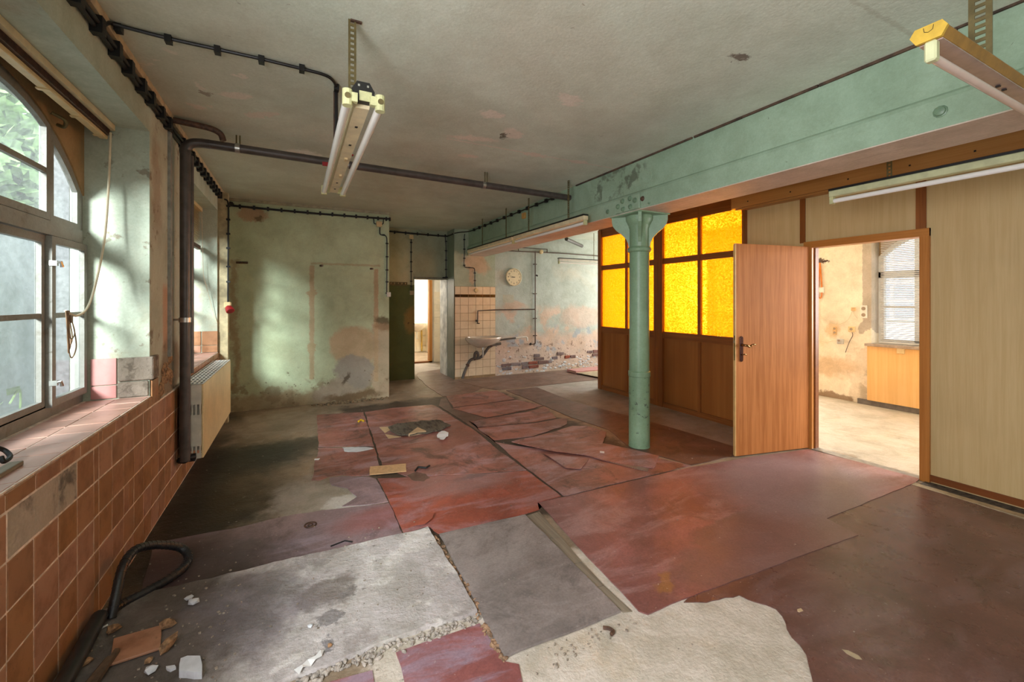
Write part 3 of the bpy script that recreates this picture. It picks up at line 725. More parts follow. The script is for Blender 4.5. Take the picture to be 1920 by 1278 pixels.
# shallow pilaster by the corner of left and back walls
obj('trim_6', bx(XL, XL + 0.10, 6.06, 6.16, 0.0, 2.74), plain('corner_pilaster_paint', (176, 160, 124), 0.6), kind=ST)

# exterior seen through the panes
obj('trim_7', bx(-3.9, -3.5, -8, 28, -0.4, 2.6), m_ext, kind=ST)
obj('yard_ground', bx(-14, -1.32, -12, 30, -0.5, -0.4), m_ground, kind=ST)
obj('street_ground', bx(7.55, 26, -12, 20, -0.5, -0.4), m_ground, kind=ST)

# ------------------------------------------------------------------ windows
RA = 1.168
def az(dy): return APEX - RA + math.sqrt(max(0.0, RA * RA - dy * dy))
def ring(bm, yc, y0, y1, z0, top, w, xa, xb, n=8):
    """sash ring between y0 and y1 (offsets from yc); top is a number or the arch"""
    f = (lambda y: top) if not callable(top) else top
    def quad(pts): prism(bm, [(yc + a, b) for a, b in pts], 0, xb - xa, YZ(xa))
    quad([(y0, z0), (y0 + w, z0), (y0 + w, f(y0 + w) - w), (y0, f(y0) - w)])
    quad([(y1 - w, z0), (y1, z0), (y1, f(y1) - w), (y1 - w, f(y1 - w) - w)])
    quad([(y0 + w, z0), (y1 - w, z0), (y1 - w, z0 + w), (y0 + w, z0 + w)])
    m = n if callable(top) else 1
    for i in range(m):
        a = y0 + (y1 - y0) * i / m; b = y0 + (y1 - y0) * (i + 1) / m
        quad([(a, f(a) - w), (b, f(b) - w), (b, f(b)), (a, f(a))])
def pane_poly(yc, y0, y1, z0, top, n=8):
    if not callable(top): return [(yc + y0, z0), (yc + y1, z0), (yc + y1, top), (yc + y0, top)]
    p = [(yc + y0, z0), (yc + y1, z0)]
    for i in range(n + 1):
        y = y1 + (y0 - y1) * i / n; p.append((yc + y, top(y)))
    return p
def pane(yc, y0, y1, z0, top, x, parent, mat=None):
    b = B(); prism(b, pane_poly(yc, y0, y1, z0, top), 0, 0.004, YZ(x)); obj('pane', b, mat or m_glass, parent)
def window(name, a, b, flip=1, latches=True):
    yc = (a + b) / 2; hw = (b - a) / 2 - 0.0
    root = thing(name, None, None, (XG, yc, SILL), kind=ST)
    # board that fills the corners between arch and lintel
    p = [(yc - hw, SPRING)] + [(yc + hw * (i / 12 * 2 - 1), az(0.88 * (i / 12 * 2 - 1))) for i in range(13)] + [(yc + hw, LINT), (yc - hw, LINT)]
    bm = B()
    for i in range(1, 13):
        q = [p[i], p[i + 1], (p[i + 1][0], LINT), (p[i][0], LINT)]
        prism(bm, q, 0, 0.05, YZ(XG - 0.03))
    obj('spandrel', bm, m_spandrel, root)
    A = lambda y: az(min(0.88, abs(y)) * 0.88 / hw)
    bm = B(); ring(bm, yc, -hw, hw, SILL - 0.01, A, 0.034, XG - 0.012, XG + 0.012, 16)
    box(bm, XG - 0.0125, XG + 0.013, yc - hw, yc + hw, SILL - 0.01, 0.912)
    obj('outer_frame', bm, m_frame, root)
    for s in (-1, 1):
        bm = B(); y = s * 0.480
        prism(bm, [(yc + y - 0.022, SILL), (yc + y + 0.022, SILL), (yc + y + 0.022, A(y + 0.022) - 0.03), (yc + y - 0.022, A(y - 0.022) - 0.03)], 0, 0.024, YZ(XG - 0.012))
        obj('mullion', bm, m_frame, root)
    obj('transom', bx(XG - 0.012, XG + 0.03, yc - hw + 0.03, yc + hw - 0.05, 1.79, 1.862), m_frame, root)
    # lower casements
    for (y0, y1, xo) in ((-0.455, -0.004, 0.0), (0.004, 0.455, 0.0), (0.452, hw - 0.018, 0.026), (-hw + 0.018, -0.452, 0.026)):
        w = 0.038
        bm = B(); ring(bm, yc, y0, y1, 0.905, 1.785, w, XG - 0.012 + xo, XG + 0.013 + xo)
        s = obj('sash', bm, m_frame, root)
        obj('glazing_bar', bx(XG - 0.010 + xo, XG + 0.010 + xo, yc + y0 + w, yc + y1 - w, 1.362, 1.388), m_frame, s)
        pane(yc, y0 + w, y1 - w, 0.943, 1.362, XG - 0.011 + xo, s); pane(yc, y0 + w, y1 - w, 1.388, 1.747, XG - 0.011 + xo, s)
    # upper lights
    T = lambda y: A(y) - 0.034
    for (y0, y1, bar, xo) in ((-0.460, -0.004, True, 0.016), (0.004, 0.460, True, 0.016), (0.504, hw - 0.034, False, 0), (-hw + 0.034, -0.504, False, 0)):
        w = 0.036
        bm = B(); ring(bm, yc, y0, y1, 1.865, T, w, XG - 0.012 + xo, XG + 0.013 + xo)
        s = obj('sash', bm, m_frame, root)
        T2 = lambda y: A(y) - 0.034 - w
        if bar:
            obj('glazing_bar', bx(XG - 0.010 + xo, XG + 0.010 + xo, yc + y0 + w, yc + y1 - w, 2.10, 2.126), m_frame, s)
            pane(yc, y0 + w, y1 - w, 1.901, 2.10, XG - 0.011 + xo, s); pane(yc, y0 + w, y1 - w, 2.126, T2, XG - 0.011 + xo, s)
        else: pane(yc, y0 + w, y1 - w, 1.901, T2, XG - 0.011 + xo, s)
    if latches:
        for z in (1.03, 1.645):
            bm = B(); box(bm, XG + 0.03, XG + 0.06, yc + 0.444, yc + 0.462, z - 0.013, z + 0.013)
            tube(bm, [(XG + 0.055, yc + 0.452, z + 0.003), (XG + 0.072, yc + 0.452, z + 0.006), (XG + 0.074, yc + 0.460, z - 0.018)], 0.008)
            obj('latch', bm, m_metal, root, smooth=True)
        bm = B(); tube(bm, smoothpts([(XG + 0.03, yc + 0.25, 2.50), (XG + 0.07, yc + 0.27, 2.49), (XG + 0.06, yc + 0.30, 2.46)]), 0.008); obj('hook', bm, m_strap, root)
        bm = B(); tube(bm, smoothpts([(XG + 0.03, yc + 0.47, 2.42), (XG + 0.07, yc + 0.50, 2.40), (XG + 0.06, yc + 0.52, 2.37), (XG + 0.03, yc + 0.53, 2.38)]), 0.009); obj('hook', bm, m_strap, root)
    return root
window('window_1', *WIN[1])
window('window_2', *WIN[2], latches=False)
window('window_3', *WIN[0], latches=False)

# raised blind in the first window
bl = thing('venetian_blind', 'raised cream venetian blind bunched under the lintel of the large left window', 'blind', (-0.99, 2.56, 2.42))
obj('headrail', bx(-1.05, -0.985, 1.71, 3.41, 2.485, 2.518), m_lampbody, bl)
bm = B()
for k in range(9): box(bm, -1.052 + 0.002 * (k % 2), -1.002, 1.73, 3.39, 2.448 + 0.004 * k, 2.4495 + 0.004 * k)
obj('slats', bm, m_rust, bl, kind='stuff')
br_ = obj('bottom_rail', bx(-1.056, -1.015, 1.72, 3.40, 2.425, 2.447), m_blind, bl, bevel=0.004)
for y in (2.35, 2.72, 3.05, 3.33): obj('button', bx(-1.06, -1.012, y - 0.012, y + 0.012, 2.419, 2.4255), m_bakelite, br_)
bm = B(); tube(bm, smoothpts([(-0.995, 3.37, 2.46), (-1.0, 3.365, 2.2), (-1.01, 3.34, 1.85), (-1.025, 3.27, 1.58), (-1.04, 3.20, 1.42), (-1.06, 3.13, 1.372), (-1.075, 3.08, 1.385), (-1.08, 3.05, 1.40)]), 0.006)
obj('pull_cord', bm, m_cord, bl)
bm = B()
for (dy, l, w_) in ((0.0, 0.21, 0.02), (0.015, 0.17, 0.05), (0.03, 0.24, 0.10), (0.01, 0.19, 0.03), (0.03, 0.14, 0.07)):
    y = 3.04 + dy
    tube(bm, smoothpts([(-1.075, y, 1.40), (-1.065, y - w_ * 0.4, 1.36 - l * 0.4), (-1.065, y, 1.39 - l), (-1.065, y + w_ * 0.6, 1.38 - l * 0.75), (-1.070, y + w_ * 0.5, 1.37 - l * 0.3), (-1.075, y + 0.005, 1.40)]), 0.0028, 6)
box(bm, -1.078, -1.06, 3.06, 3.08, 1.335, 1.375)
obj('cord_bundle', bm, plain('brown_cord', (120, 92, 66), 0.6), bl)

b2 = thing('venetian_blind', 'half-lowered cream venetian blind in the second window behind the pipe', 'blind', (-0.99, 5.14, 2.03))
obj('headrail', bx(-1.01, -0.965, 4.28, 6.0, 2.48, 2.518), m_blind, b2)
bm = B(); z = 2.47
while z > 2.09:
    vs = box(bm, -1.008, -0.985, 4.29, 5.99, z - 0.001, z + 0.001)
    for v in vs:
        if v.co.x > -1.0: v.co.z -= 0.010
    z -= 0.0165
obj('slats', bm, m_blind, b2, kind='stuff')
obj('bottom_rail', bx(-1.015, -0.98, 4.29, 5.99, 2.04, 2.085), m_rust, b2)
bm = B(); tube(bm, [(-0.97, 5.97, 2.5), (-0.95, 5.95, 1.75), (-0.86, 6.0, 1.30), (-0.83, 6.02, 1.2)], 0.003, 6); obj('pull_cord', bm, m_cord, b2)

# things left on the window sill
t = obj('bent_strip', B() if False else (lambda b: (tube(b, smoothpts([(-0.960, 2.227, 0.883), (-0.95, 2.22, 0.866), (-0.955, 2.27, 0.868), (-0.98, 2.30, 0.885), (-1.0, 2.29, 0.905)]), 0.008), b)[1])(B()), m_black, None,
    'bent black plastic strip lying on the tiled window sill', 'scrap')
obj('wood_offcut', bx(-0.93, -0.89, 2.02, 2.20, 0.852, 0.868), m_plank, None, 'small grey wood offcut on the tiled sill at the left edge', 'offcut', bevel=0.002)

# ------------------------------------------------------------------ pipes
pr_ = thing('heating_pipe', 'thick dark heating pipe rising beside the radiator and crossing under the ceiling', 'pipe', (-0.75, 4.0, 0.24))
bm = B(); tube(bm, [(-0.755, 4.02, 0.235), (-0.755, 4.02, 2.58)], 0.034, 18); obj('riser', bm, m_pipe, pr_, smooth=True)
bm = B(); tube(bm, [(-0.775, 4.31, 0.86), (-0.775, 4.31, 2.64)], 0.024, 12); obj('second_riser', bm, m_pipe, pr_, smooth=True)
bm = B(); tube(bm, smoothpts([(-0.755, 4.02, 2.57), (-0.755, 4.02, 2.61), (-0.72, 4.025, 2.655), (-0.66, 4.03, 2.67), (-0.60, 4.03, 2.672)]), 0.0355, 18); obj('elbow', bm, m_pipe, pr_, smooth=True)
bm = B(); tube(bm, [(-0.61, 4.03, 2.672), (0.28, 4.07, 2.672)], 0.034, 18); obj('cross_pipe', bm, m_pipe, pr_, smooth=True)
bm = B(); tube(bm, [(0.42, 4.08, 2.672), (2.888, 4.20, 2.672)], 0.034, 18); obj('cross_pipe', bm, m_pipe, pr_, smooth=True)
v = B(); tube(v, [(0.27, 4.07, 2.672), (0.43, 4.08, 2.672)], 0.026, 14); vo = obj('valve', v, m_metal, pr_, smooth=True)
bm = B(); tube(bm, [(0.33, 4.05, 2.69), (0.33, 4.02, 2.73)], 0.022, 10); obj('valve_stem', bm, m_black, vo)
m_redp = plain('red_handle', (150, 30, 34), 0.4)
obj('valve_handle', bx(0.33, 0.45, 3.995, 4.02, 2.735, 2.745), m_redp, vo)
obj('tag', bx(0.20, 0.27, 4.01, 4.016, 2.615, 2.65), m_redp, vo)
for x in (-0.42, 1.76):
    bm = B(); tube(bm, [(x - 0.012, 4.08, CE), (x - 0.012, 4.08, 2.69)], 0.006, 6); tube(bm, [(x + 0.012, 4.08, CE), (x + 0.012, 4.08, 2.69)], 0.006, 6)
    hg = obj('hanger', bm, m_strap, pr_)
    bm = B(); tube(bm, [(x - 0.016, 4.06 + 0.048 * x, 2.672), (x + 0.016, 4.06 + 0.048 * x, 2.672)], 0.040, 16); obj('clamp', bm, m_metal, hg, smooth=True)
bm = B(); tube(bm, [(-0.755, 4.02, 1.29), (-0.755, 4.02, 1.325)], 0.040, 18); tube(bm, [(-0.83, 4.02, 1.31), (-0.755, 4.0, 1.31)], 0.008, 8); obj('wall_bracket', bm, m_metal, pr_, smooth=True)
bm = B(); tube(bm, smoothpts([(-0.81, 3.86, 2.76), (-0.70, 3.87, 2.755), (-0.58, 3.90, 2.752), (-0.52, 3.92, 2.73), (-0.50, 3.92, 2.68)]), 0.022, 10); obj('stub_pipe', bm, m_rust, pr_, smooth=True)
# flat conduit on the pier
obj('cable_conduit', bx(XL, XL + 0.018, 3.86, 3.91, 1.05, 2.70), plain('grey_painted_conduit', (150, 150, 142), 0.5, var=0.15), None, 'grey painted conduit strip on the pier left of the thick pipe', 'conduit')

# ------------------------------------------------------------------ radiator
rd = thing('radiator', 'cream panel radiator under the second window with slotted grille on top', 'radiator', (-0.72, 4.84, 0.22))
Y0, Y1, Z0, Z1 = 4.07, 5.61, 0.225, 0.805
obj('front_panel', bx(-0.662, -0.648, Y0, Y1, Z0, Z1 - 0.006), m_radpaint, rd, bevel=0.003)
obj('back_panel', bx(-0.80, -0.79, Y0 + 0.02, Y1, Z0 + 0.02, Z1 - 0.03), m_radpaint, rd)
bm = B()
for k in range(14): box(bm, -0.79, -0.662, Y0 + 0.05 + k * 0.11, Y0 + 0.053 + k * 0.11, Z0 + 0.05, Z1 - 0.03)
obj('fins', bm, m_radend, rd)
bm = B()
for x in (-0.801, -0.772, -0.743, -0.714, -0.685, -0.656): box(bm, x - 0.0055, x + 0.0055, Y0, Y1, Z1 - 0.002, Z1)
y = Y0
while y < Y1:
    box(bm, -0.80, -0.655, y, y + 0.030, Z1 - 0.003, Z1 - 0.0005); y += 0.094
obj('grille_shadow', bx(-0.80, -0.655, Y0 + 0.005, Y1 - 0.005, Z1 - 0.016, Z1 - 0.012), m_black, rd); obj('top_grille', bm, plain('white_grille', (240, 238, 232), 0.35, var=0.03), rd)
bm = B()
box(bm, -0.80, -0.662, Y0, Y0 + 0.004, 0.32, 0.565)
for (za, zb) in ((0.565, 0.645), (0.265, 0.32)):
    for k in range(6): box(bm, -0.80 + k * 0.025, -0.79 + k * 0.025, Y0, Y0 + 0.004, za, zb)
box(bm, -0.80, -0.662, Y0, Y0 + 0.004, 0.645, Z1); box(bm, -0.80, -0.662, Y0, Y0 + 0.004, Z0, 0.265)
obj('end_panel', bm, m_radend, rd)
bm = B(); lathe(bm, [(0.0, 0), (0.022, 0.0), (0.022, 0.02), (0.015, 0.03), (0.012, 0.05)], (-0.745, Y0 - 0.05, 0.755), 16, (0, 1, 0)); obj('vent_plug', bm, m_metal, rd, smooth=True)
bm = B(); tube(bm, smoothpts([(-0.80, 4.05, 0.235), (-0.76, 4.03, 0.235), (-0.73, 4.03, 0.25), (-0.70, 4.05, 0.25)]), 0.022, 10); box(bm, -0.735, -0.695, 4.03, 4.07, 0.22, 0.27); obj('valve', bm, m_black, rd, smooth=True)

# ------------------------------------------------------------------ cables with clips
def cable(name, pts, r, label, clips, clip_size, mat=m_dark, n=4, group=None, up=(0, 0, 1)):
    root = thing(name, label, 'cable', pts[0], group)
    bm = B(); tube(bm, smoothpts(pts, n) if n else pts, r, 8); obj('sheath', bm, mat, root, smooth=True)
    for c in clips:
        s = clip_size; b = bx(c[0] - s[0], c[0] + s[0], c[1] - s[1], c[1] + s[1], c[2] - s[2], c[2] + s[2]); obj('clip', b, m_darkclip, root)
    return root
# bundle along the left wall
root = thing('cable_bundle', 'bundle of black cables clipped along the top of the left wall', 'cable', (-0.81, 4.0, 2.68))
for k, (dx, dz) in enumerate(((0, 0), (0.012, 0.02), (0.0, 0.034))):
    pts = [(-0.812 + dx, y, 2.685 + dz + 0.004 * math.sin(y * 3 + k)) for y in [1.3 + 0.35 * i for i in range(14)]] + [(-0.80 + dx, 6.45, 2.69 + dz), (-0.74 + dx, 6.58, 2.69 + dz)]
    bm = B(); tube(bm, smoothpts(pts, 3), 0.011, 7); obj('sheath', bm, m_dark, root, smooth=True)
for y in [1.96, 2.16, 2.361, 2.578, 2.791, 2.974, 3.188, 3.362, 3.585, 3.771] + [4.2 + 0.17 * i for i in range(14)]:
    obj('clip', bx(-0.828, -0.782, y - 0.022, y + 0.022, 2.662, 2.74), m_darkclip, root)
cable('ceiling_cable', [(-0.80, 2.60, 2.71), (-0.79, 2.66, 2.765), (-0.77, 2.69, 2.778), (-0.577, 2.71, 2.778), (-0.371, 2.71, 2.778), (-0.171, 2.71, 2.778), (0.028, 2.72, 2.778), (0.15, 2.735, 2.778), (0.20, 2.78, 2.775), (0.222, 2.86, 2.77)], 0.009,
      'black cable clipped across the ceiling to the double tube lamp', [(x, 2.71, 2.772) for x in (-0.77, -0.577, -0.371, -0.171, 0.028)] + [(0.222, 2.85, 2.77)], (0.014, 0.02, 0.018))
cable('wall_cable', [(x, 6.598, 2.694 - 0.012 * math.sin(max(0, x + 0.8) * 1.5)) for x in (-0.78, -0.57, -0.38, -0.18, 0.05, 0.3, 0.55, 0.8, 1.02, 1.20, 1.262)], 0.014,
      'thick black cable clipped along the top of the green back wall', [(x, 6.598, 2.688) for x in (-0.66, -0.50, -0.34, -0.18, -0.02, 0.14, 0.30, 0.46, 0.62, 0.78, 0.94, 1.09, 1.21, 1.262)], (0.012, 0.016, 0.026))
cable('wall_cable', [(1.118, 6.602, 2.555), (1.118, 6.602, 2.47), (1.135, 6.602, 2.445), (1.19, 6.602, 2.44), (1.215, 6.602, 2.41), (1.222, 6.602, 2.33), (1.222, 6.602, 1.95), (1.220, 6.602, 1.60), (1.228, 6.602, 1.555), (1.245, 6.602, 1.552)], 0.008,
      'thin black cable dropping from the junction box at the right edge of the back wall', [(1.17, 6.60, 2.444)] + [(1.222, 6.60, z) for z in (2.32, 2.12, 1.92, 1.74, 1.57)], (0.018, 0.014, 0.010))
jb = thing('junction_box', 'cream junction box below the cable at the right end of the back wall', 'junction box', (1.10, 6.59, 2.55))
obj('cover', bx(1.065, 1.145, 6.575, YB, 2.56, 2.64), m_bakelite, jb, bevel=0.006)
bm = B(); tube(bm, smoothpts([(1.065, 6.60, 2.60), (1.035, 6.60, 2.61), (1.03, 6.60, 2.66), (1.015, 6.60, 2.69)]), 0.007, 6); obj('lead', bm, m_dark, jb); bm = B(); tube(bm, smoothpts([(1.145, 6.60, 2.60), (1.165, 6.60, 2.62), (1.17, 6.60, 2.68)]), 0.007, 6); obj('lead', bm, m_dark, jb)
obj('wall_switch', bx(1.215, 1.275, 6.58, YB, 1.515, 1.585), m_whiteplastic, None, 'white light switch at the right edge of the green back wall', 'switch', bevel=0.006)
cable('wall_cable', [(-0.76, 6.05, 2.66), (-0.722, 6.05, 2.60), (-0.722, 6.05, 2.2), (-0.724, 6.05, 1.8), (-0.726, 6.05, 1.44)], 0.009,
      'black cable dropping down the corner beside the second window', [(-0.722, 6.05, z) for z in (2.58, 2.42, 2.25, 2.08, 1.86, 1.68)], (0.020, 0.016, 0.010))
sk = thing('power_socket', 'red and white industrial power socket hanging on the corner by the second window', 'socket', (-0.72, 6.02, 1.32))
obj('body', bx(-0.76, -0.69, 5.99, 6.06, 1.37, 1.44), m_bakelite, sk, bevel=0.01)
bm = B(); lathe(bm, [(0.03, 0), (0.04, 0.02), (0.046, 0.07), (0.040, 0.075)], (-0.72, 6.02, 1.385), 18, (0.4, -0.55, -0.75)); obj('cap', bm, plain('red_plastic', (150, 30, 34), 0.35), sk, smooth=True)
cable('wall_cable', [(1.27, 7.915, 2.715), (1.6, 7.915, 2.715), (1.9, 7.915, 2.708), (2.2, 7.915, 2.702), (2.45, 7.915, 2.70), (2.585, 7.90, 2.70), (2.598, 7.80, 2.70), (2.60, 7.58, 2.70)], 0.014,
      'thick black cable clipped along the top of the alcove wall above the doorway', [(x, 7.915, 2.706) for x in (1.6, 1.8, 2.02, 2.22, 2.42, 2.56)], (0.012, 0.016, 0.026))
cable('wall_cable', [(1.905, 7.918, 2.62), (1.903, 7.918, 2.2), (1.905, 7.918, 1.64)], 0.008, 'thin black cable running down the alcove wall left of the doorway',
      [(1.904, 7.918, z) for z in (2.54, 2.36, 2.18, 2.0, 1.82, 1.72)], (0.020, 0.012, 0.010))
cable('wall_cable', [(2.56, 7.915, 2.69), (2.575, 7.915, 2.5), (2.575, 7.915, 2.2), (2.578, 7.915, 1.91)], 0.009, 'thin black cable running down to the right end of the doorway lintel',
      [(2.575, 7.915, z) for z in (2.60, 2.42, 2.24, 2.06)], (0.020, 0.012, 0.010))
obj('clamp_bracket', (lambda b: (tube(b, [(2.50, 7.90, 1.90), (2.62, 7.90, 1.905)], 0.012), tube(b, [(2.56, 7.90, 1.89), (2.575, 7.89, 1.93)], 0.016), b)[2])(B()), m_black, None, 'black metal clamp on the right end of the doorway lintel', 'clamp')
obj('junction_box', bx(1.865, 1.945, 7.90, 7.93, 2.60, 2.68), m_bakelite, None, 'cream junction box under the cable of the alcove wall', 'junction box', bevel=0.006)
obj('wall_switch', bx(1.87, 1.95, 7.89, 7.93, 1.565, 1.645), plain('old_grey_switch', (150, 140, 110), 0.4), None, 'grey light switch on the olive wall left of the doorway', 'switch', bevel=0.008)
ck = thing('coat_rack', 'short brown coat rack with hooks above the olive dado', 'coat rack', (1.70, 7.91, 1.76))
obj('board', bx(1.49, 1.83, 7.91, 7.93, 1.735, 1.80), plain('coat_board', (96, 80, 40), 0.5), ck)
for k in range(5):
    bm = B(); x = 1.53 + 0.065 * k; tube(bm, [(x, 7.91, 1.765), (x, 7.88, 1.765), (x, 7.87, 1.785)], 0.006, 6); obj('hook', bm, m_bakelite, ck)
# along the beam
bb = [(2.60, 7.5, 2.70), (2.70, 7.45, 2.72), (2.83, 7.35, 2.73)] + [(2.868, 7.1 - 0.3 * k, 2.74) for k in range(9)] + [(2.868, 4.45, 2.745)]
cable('beam_cable', bb, 0.009, 'black cable clipped along the upper edge of the green beam', [(2.868, y, 2.74) for y in (7.2, 6.95, 6.7, 6.45, 6.2, 5.95, 5.7, 5.45, 5.2, 4.95, 4.7, 4.55)], (0.016, 0.022, 0.022))
cable('pier_cable', [(2.80, 7.49, 2.70), (2.80, 7.515, 2.62), (2.80, 7.515, 2.3), (2.795, 7.515, 2.14), (2.82, 7.515, 2.085), (2.92, 7.515, 2.08), (2.995, 7.515, 2.07), (3.01, 7.515, 2.0), (3.012, 7.515, 1.80), (3.02, 7.515, 1.72)], 0.008,
      'thin black cable stepping down the pier to the tiled splashback', [(2.80, 7.515, z) for z in (2.6, 2.42, 2.25, 2.12)] + [(2.90, 7.515, 2.08), (3.01, 7.515, 1.98), (3.012, 7.515, 1.84)], (0.018, 0.012, 0.010))
obj('wall_socket', (lambda b: (lathe(b, [(0.042, 0), (0.042, 0.03), (0.034, 0.045)], (3.035, 7.525, 1.655), 18, (0, -1, 0)), b)[1])(B()), m_bakelite, None, 'round cream socket on the top row of splashback tiles', 'socket', smooth=True)
obj('junction_box', bx(2.86, 2.90, 5.28, 5.36, 2.62, 2.70), plain('yellowed_plastic', (196, 150, 82), 0.4), None, 'yellowed junction box on the green beam below its cable', 'junction box', bevel=0.006)

# ------------------------------------------------------------------ steel beam and column
bmx = B(); prism(bmx, [(2.865, 2.312), (2.865, 2.455), (2.872, 2.475), (2.892, 2.492), (2.892, CE), (3.218, CE), (3.218, 2.492), (3.238, 2.475), (3.245, 2.455), (3.245, 2.312)], -2.6, 7.535, lambda a, b, h: (a, h, b))
beam = obj('steel_beam', bmx, m_beam, None, 'long mint green riveted beam carrying the ceiling over the column', 'beam')
obj('soffit_board', bx(2.866, 3.244, -2.6, 7.53, 2.306, 2.3125), m_soffit, beam)
cr = B(); rr = random.Random(2); y = 0.2
while y < 4.4:
    L = 0.2 + rr.random() * 0.5
    if rr.random() < 0.97: box(cr, 2.878, 2.894, y, y + L, CE - 0.010 - 0.008 * rr.random(), CE)
    y += L + 0.02 * rr.random()
obj('edge_crack', cr, m_rust_hole, beam)
obj('splice_plate', bx(2.846, 2.866, 3.01, 3.345, 2.318, 2.455), m_beam, beam, bevel=0.003)
def bolt(y, z, r=0.021, x=2.846, mat=plain('green_bolt_paint', (112, 138, 112), 0.4)):
    b = B(); lathe(b, [(r * 1.25, 0), (r * 1.2, 0.004), (r, 0.006), (r * 0.9, 0.014), (r * 0.5, 0.018)], (x, y, z), 10, (-1, 0, 0)); obj('bolt', b, mat, beam, smooth=True)
for y, z in ((3.30, 2.385), (3.235, 2.425), (3.225, 2.345), (3.13, 2.43), (3.125, 2.350), (3.065, 2.40)): bolt(y, z)
bolt(2.985, 2.40, 0.02, 2.866, m_rust); bolt(3.48, 2.37, 0.02, 2.866); bolt(0.935, 2.395, 0.024, 2.866); bolt(2.90, 2.34, 0.008, 2.866); bolt(5.36, 2.40, 0.018, 2.866)
b = B(); lathe(b, [(0.062, 0), (0.060, 0.004)], (2.892, 2.955, 2.60), 28, (-1, 0, 0)); obj('round_boss', b, m_beam, beam)

CX, CY = 3.062, 3.235
co = thing('iron_column', 'mint green cast iron column with a four-ribbed capital under the beam', 'column', (CX, CY, 0))
b = B(); lathe(b, [(0.106, 0), (0.102, 0.02), (0.102, 0.70), (0.107, 0.705), (0.107, 0.75), (0.098, 0.758), (0.096, 1.94)], (CX, CY, 0), 40); obj('shaft', b, m_column, co, smooth=True)
b = B(); lathe(b, [(0.096, 1.935), (0.108, 1.94), (0.116, 1.955), (0.116, 1.968), (0.106, 1.985), (0.094, 1.99)], (CX, CY, 0), 40); obj('neck_ring', b, m_column, co, smooth=True)
b = B(); lathe(b, [(0.094, 1.985), (0.094, 2.17), (0.102, 2.185), (0.102, 2.20), (0.110, 2.21), (0.115, 2.225), (0.130, 2.25), (0.132, 2.27), (0.132, 2.298)], (CX, CY, 0), 40); obj('capital', b, m_column, co, smooth=True)
for k in range(4):
    an = math.atan2(0.22, 0.20) if k in (0, 2) else math.pi - math.atan2(0.22, 0.20)
    if k >= 2: an += math.pi
    dx, dy = math.cos(an), math.sin(an)
    pf = [(0.07, 1.992), (0.103, 1.992), (0.108, 2.03), (0.128, 2.075), (0.175, 2.125), (0.225, 2.165), (0.256, 2.205), (0.268, 2.25), (0.268, 2.296), (0.07, 2.296)]
    b = B(); prism(b, pf, -0.016, 0.016, lambda r_, z_, h: (CX + dx * r_ - dy * h, CY + dy * r_ + dx * h, z_)); obj('rib', b, m_column, co)
obj('cap_plate', bx(2.868, 3.256, 3.02, 3.45, 2.294, 2.3055), m_column, co)

# ------------------------------------------------------------------ partition with amber glass
PX = 4.53
pa = thing('wall_partition', None, None, (PX, 4.4, 0), kind=ST)
for (y0, y1) in ((5.61, 5.69), (5.003, 5.045), (4.372, 4.448), (4.291, 4.368), (3.685, 3.725), (3.090, 3.128)):
    obj('post', bx(4.475 if y1 - y0 > 0.05 else 4.488, 4.535, y0, y1, 0, 2.62), m_postwood, pa)
for (y0, y1) in ((3.128, 4.291), (4.448, 5.61)):
    for (z0, z1, dx) in ((0.0, 0.065, 0), (0.938, 1.033, 0), (1.958, 2.033, 0.006), (2.50, 2.56, 0.006)):
        obj('rail', bx(4.487 + dx, 4.533, y0, y1, z0, z1), m_railwood, pa)
obj('head_board', bx(4.49, 4.54, 3.09, 5.69, 2.56, CE), m_railwood, pa)
for (y0, y1) in ((5.045, 5.61), (4.448, 5.003), (3.725, 4.291), (3.128, 3.685)):
    obj('wood_panel', bx(4.512, 4.525, y0, y1, 0.065, 0.938), m_plywood, pa)
    for (z0, z1) in ((1.033, 1.958), (2.033, 2.50)):
        obj('glass_pane', bx(4.510, 4.515, y0, y1, z0, z1), m_amber, pa)
# boarded part round the door
obj('wall_panel', bx(PX, 4.56, 2.475, 3.09, 0, CE), m_panel, pa)
obj('wall_panel', bx(PX, 4.56, 1.60, 2.475, 2.02, CE), m_panel, pa)
for y0, y1 in ((0.30, 1.585), (-0.95, 0.297), (-2.6, -0.953)): obj('wall_panel', bx(PX, 4.56, y0, y1, 0, CE), m_panel, pa)
obj('cover_strip', bx(4.52, PX + 0.005, 2.475, 2.525, 2.03, 2.50), m_postwood, pa); obj('cover_strip', bx(4.52, PX + 0.005, 1.560, 1.625, 2.03, 2.50), m_postwood, pa)
for (y, z) in ((2.98, 2.36), (1.0, 1.05), (0.93, 0.98), (0.86, 1.0), (1.05, 0.70)): pass
obj('pelmet', bx(4.405, 4.44, -2.6, 3.20, 2.49, CE), m_header, pa); obj('pelmet_step', bx(4.43, 4.53, -2.6, 3.165, 2.472, 2.52), m_header, pa)
for y in (3.0, 2.55, 2.05, 1.62, 1.25): obj('nail', bx(4.402, 4.406, y - 0.006, y + 0.006, 2.535, 2.547), m_black, pa)
obj('baseboard_right', bx(4.518, PX, -2.6, 1.535, 0.012, 0.062), m_base, kind=ST)
obj('floor_gap_strip', bx(4.40, 4.518, -2.6, 1.56, 0.0005, 0.004), plain('dirty_gap', (74, 68, 60), 0.9, var=0.4, scale=30), floor)
obj('pale_strip', bx(4.33, 4.40, -2.6, 1.60, 0.0005, 0.006), m_palestrip, floor)

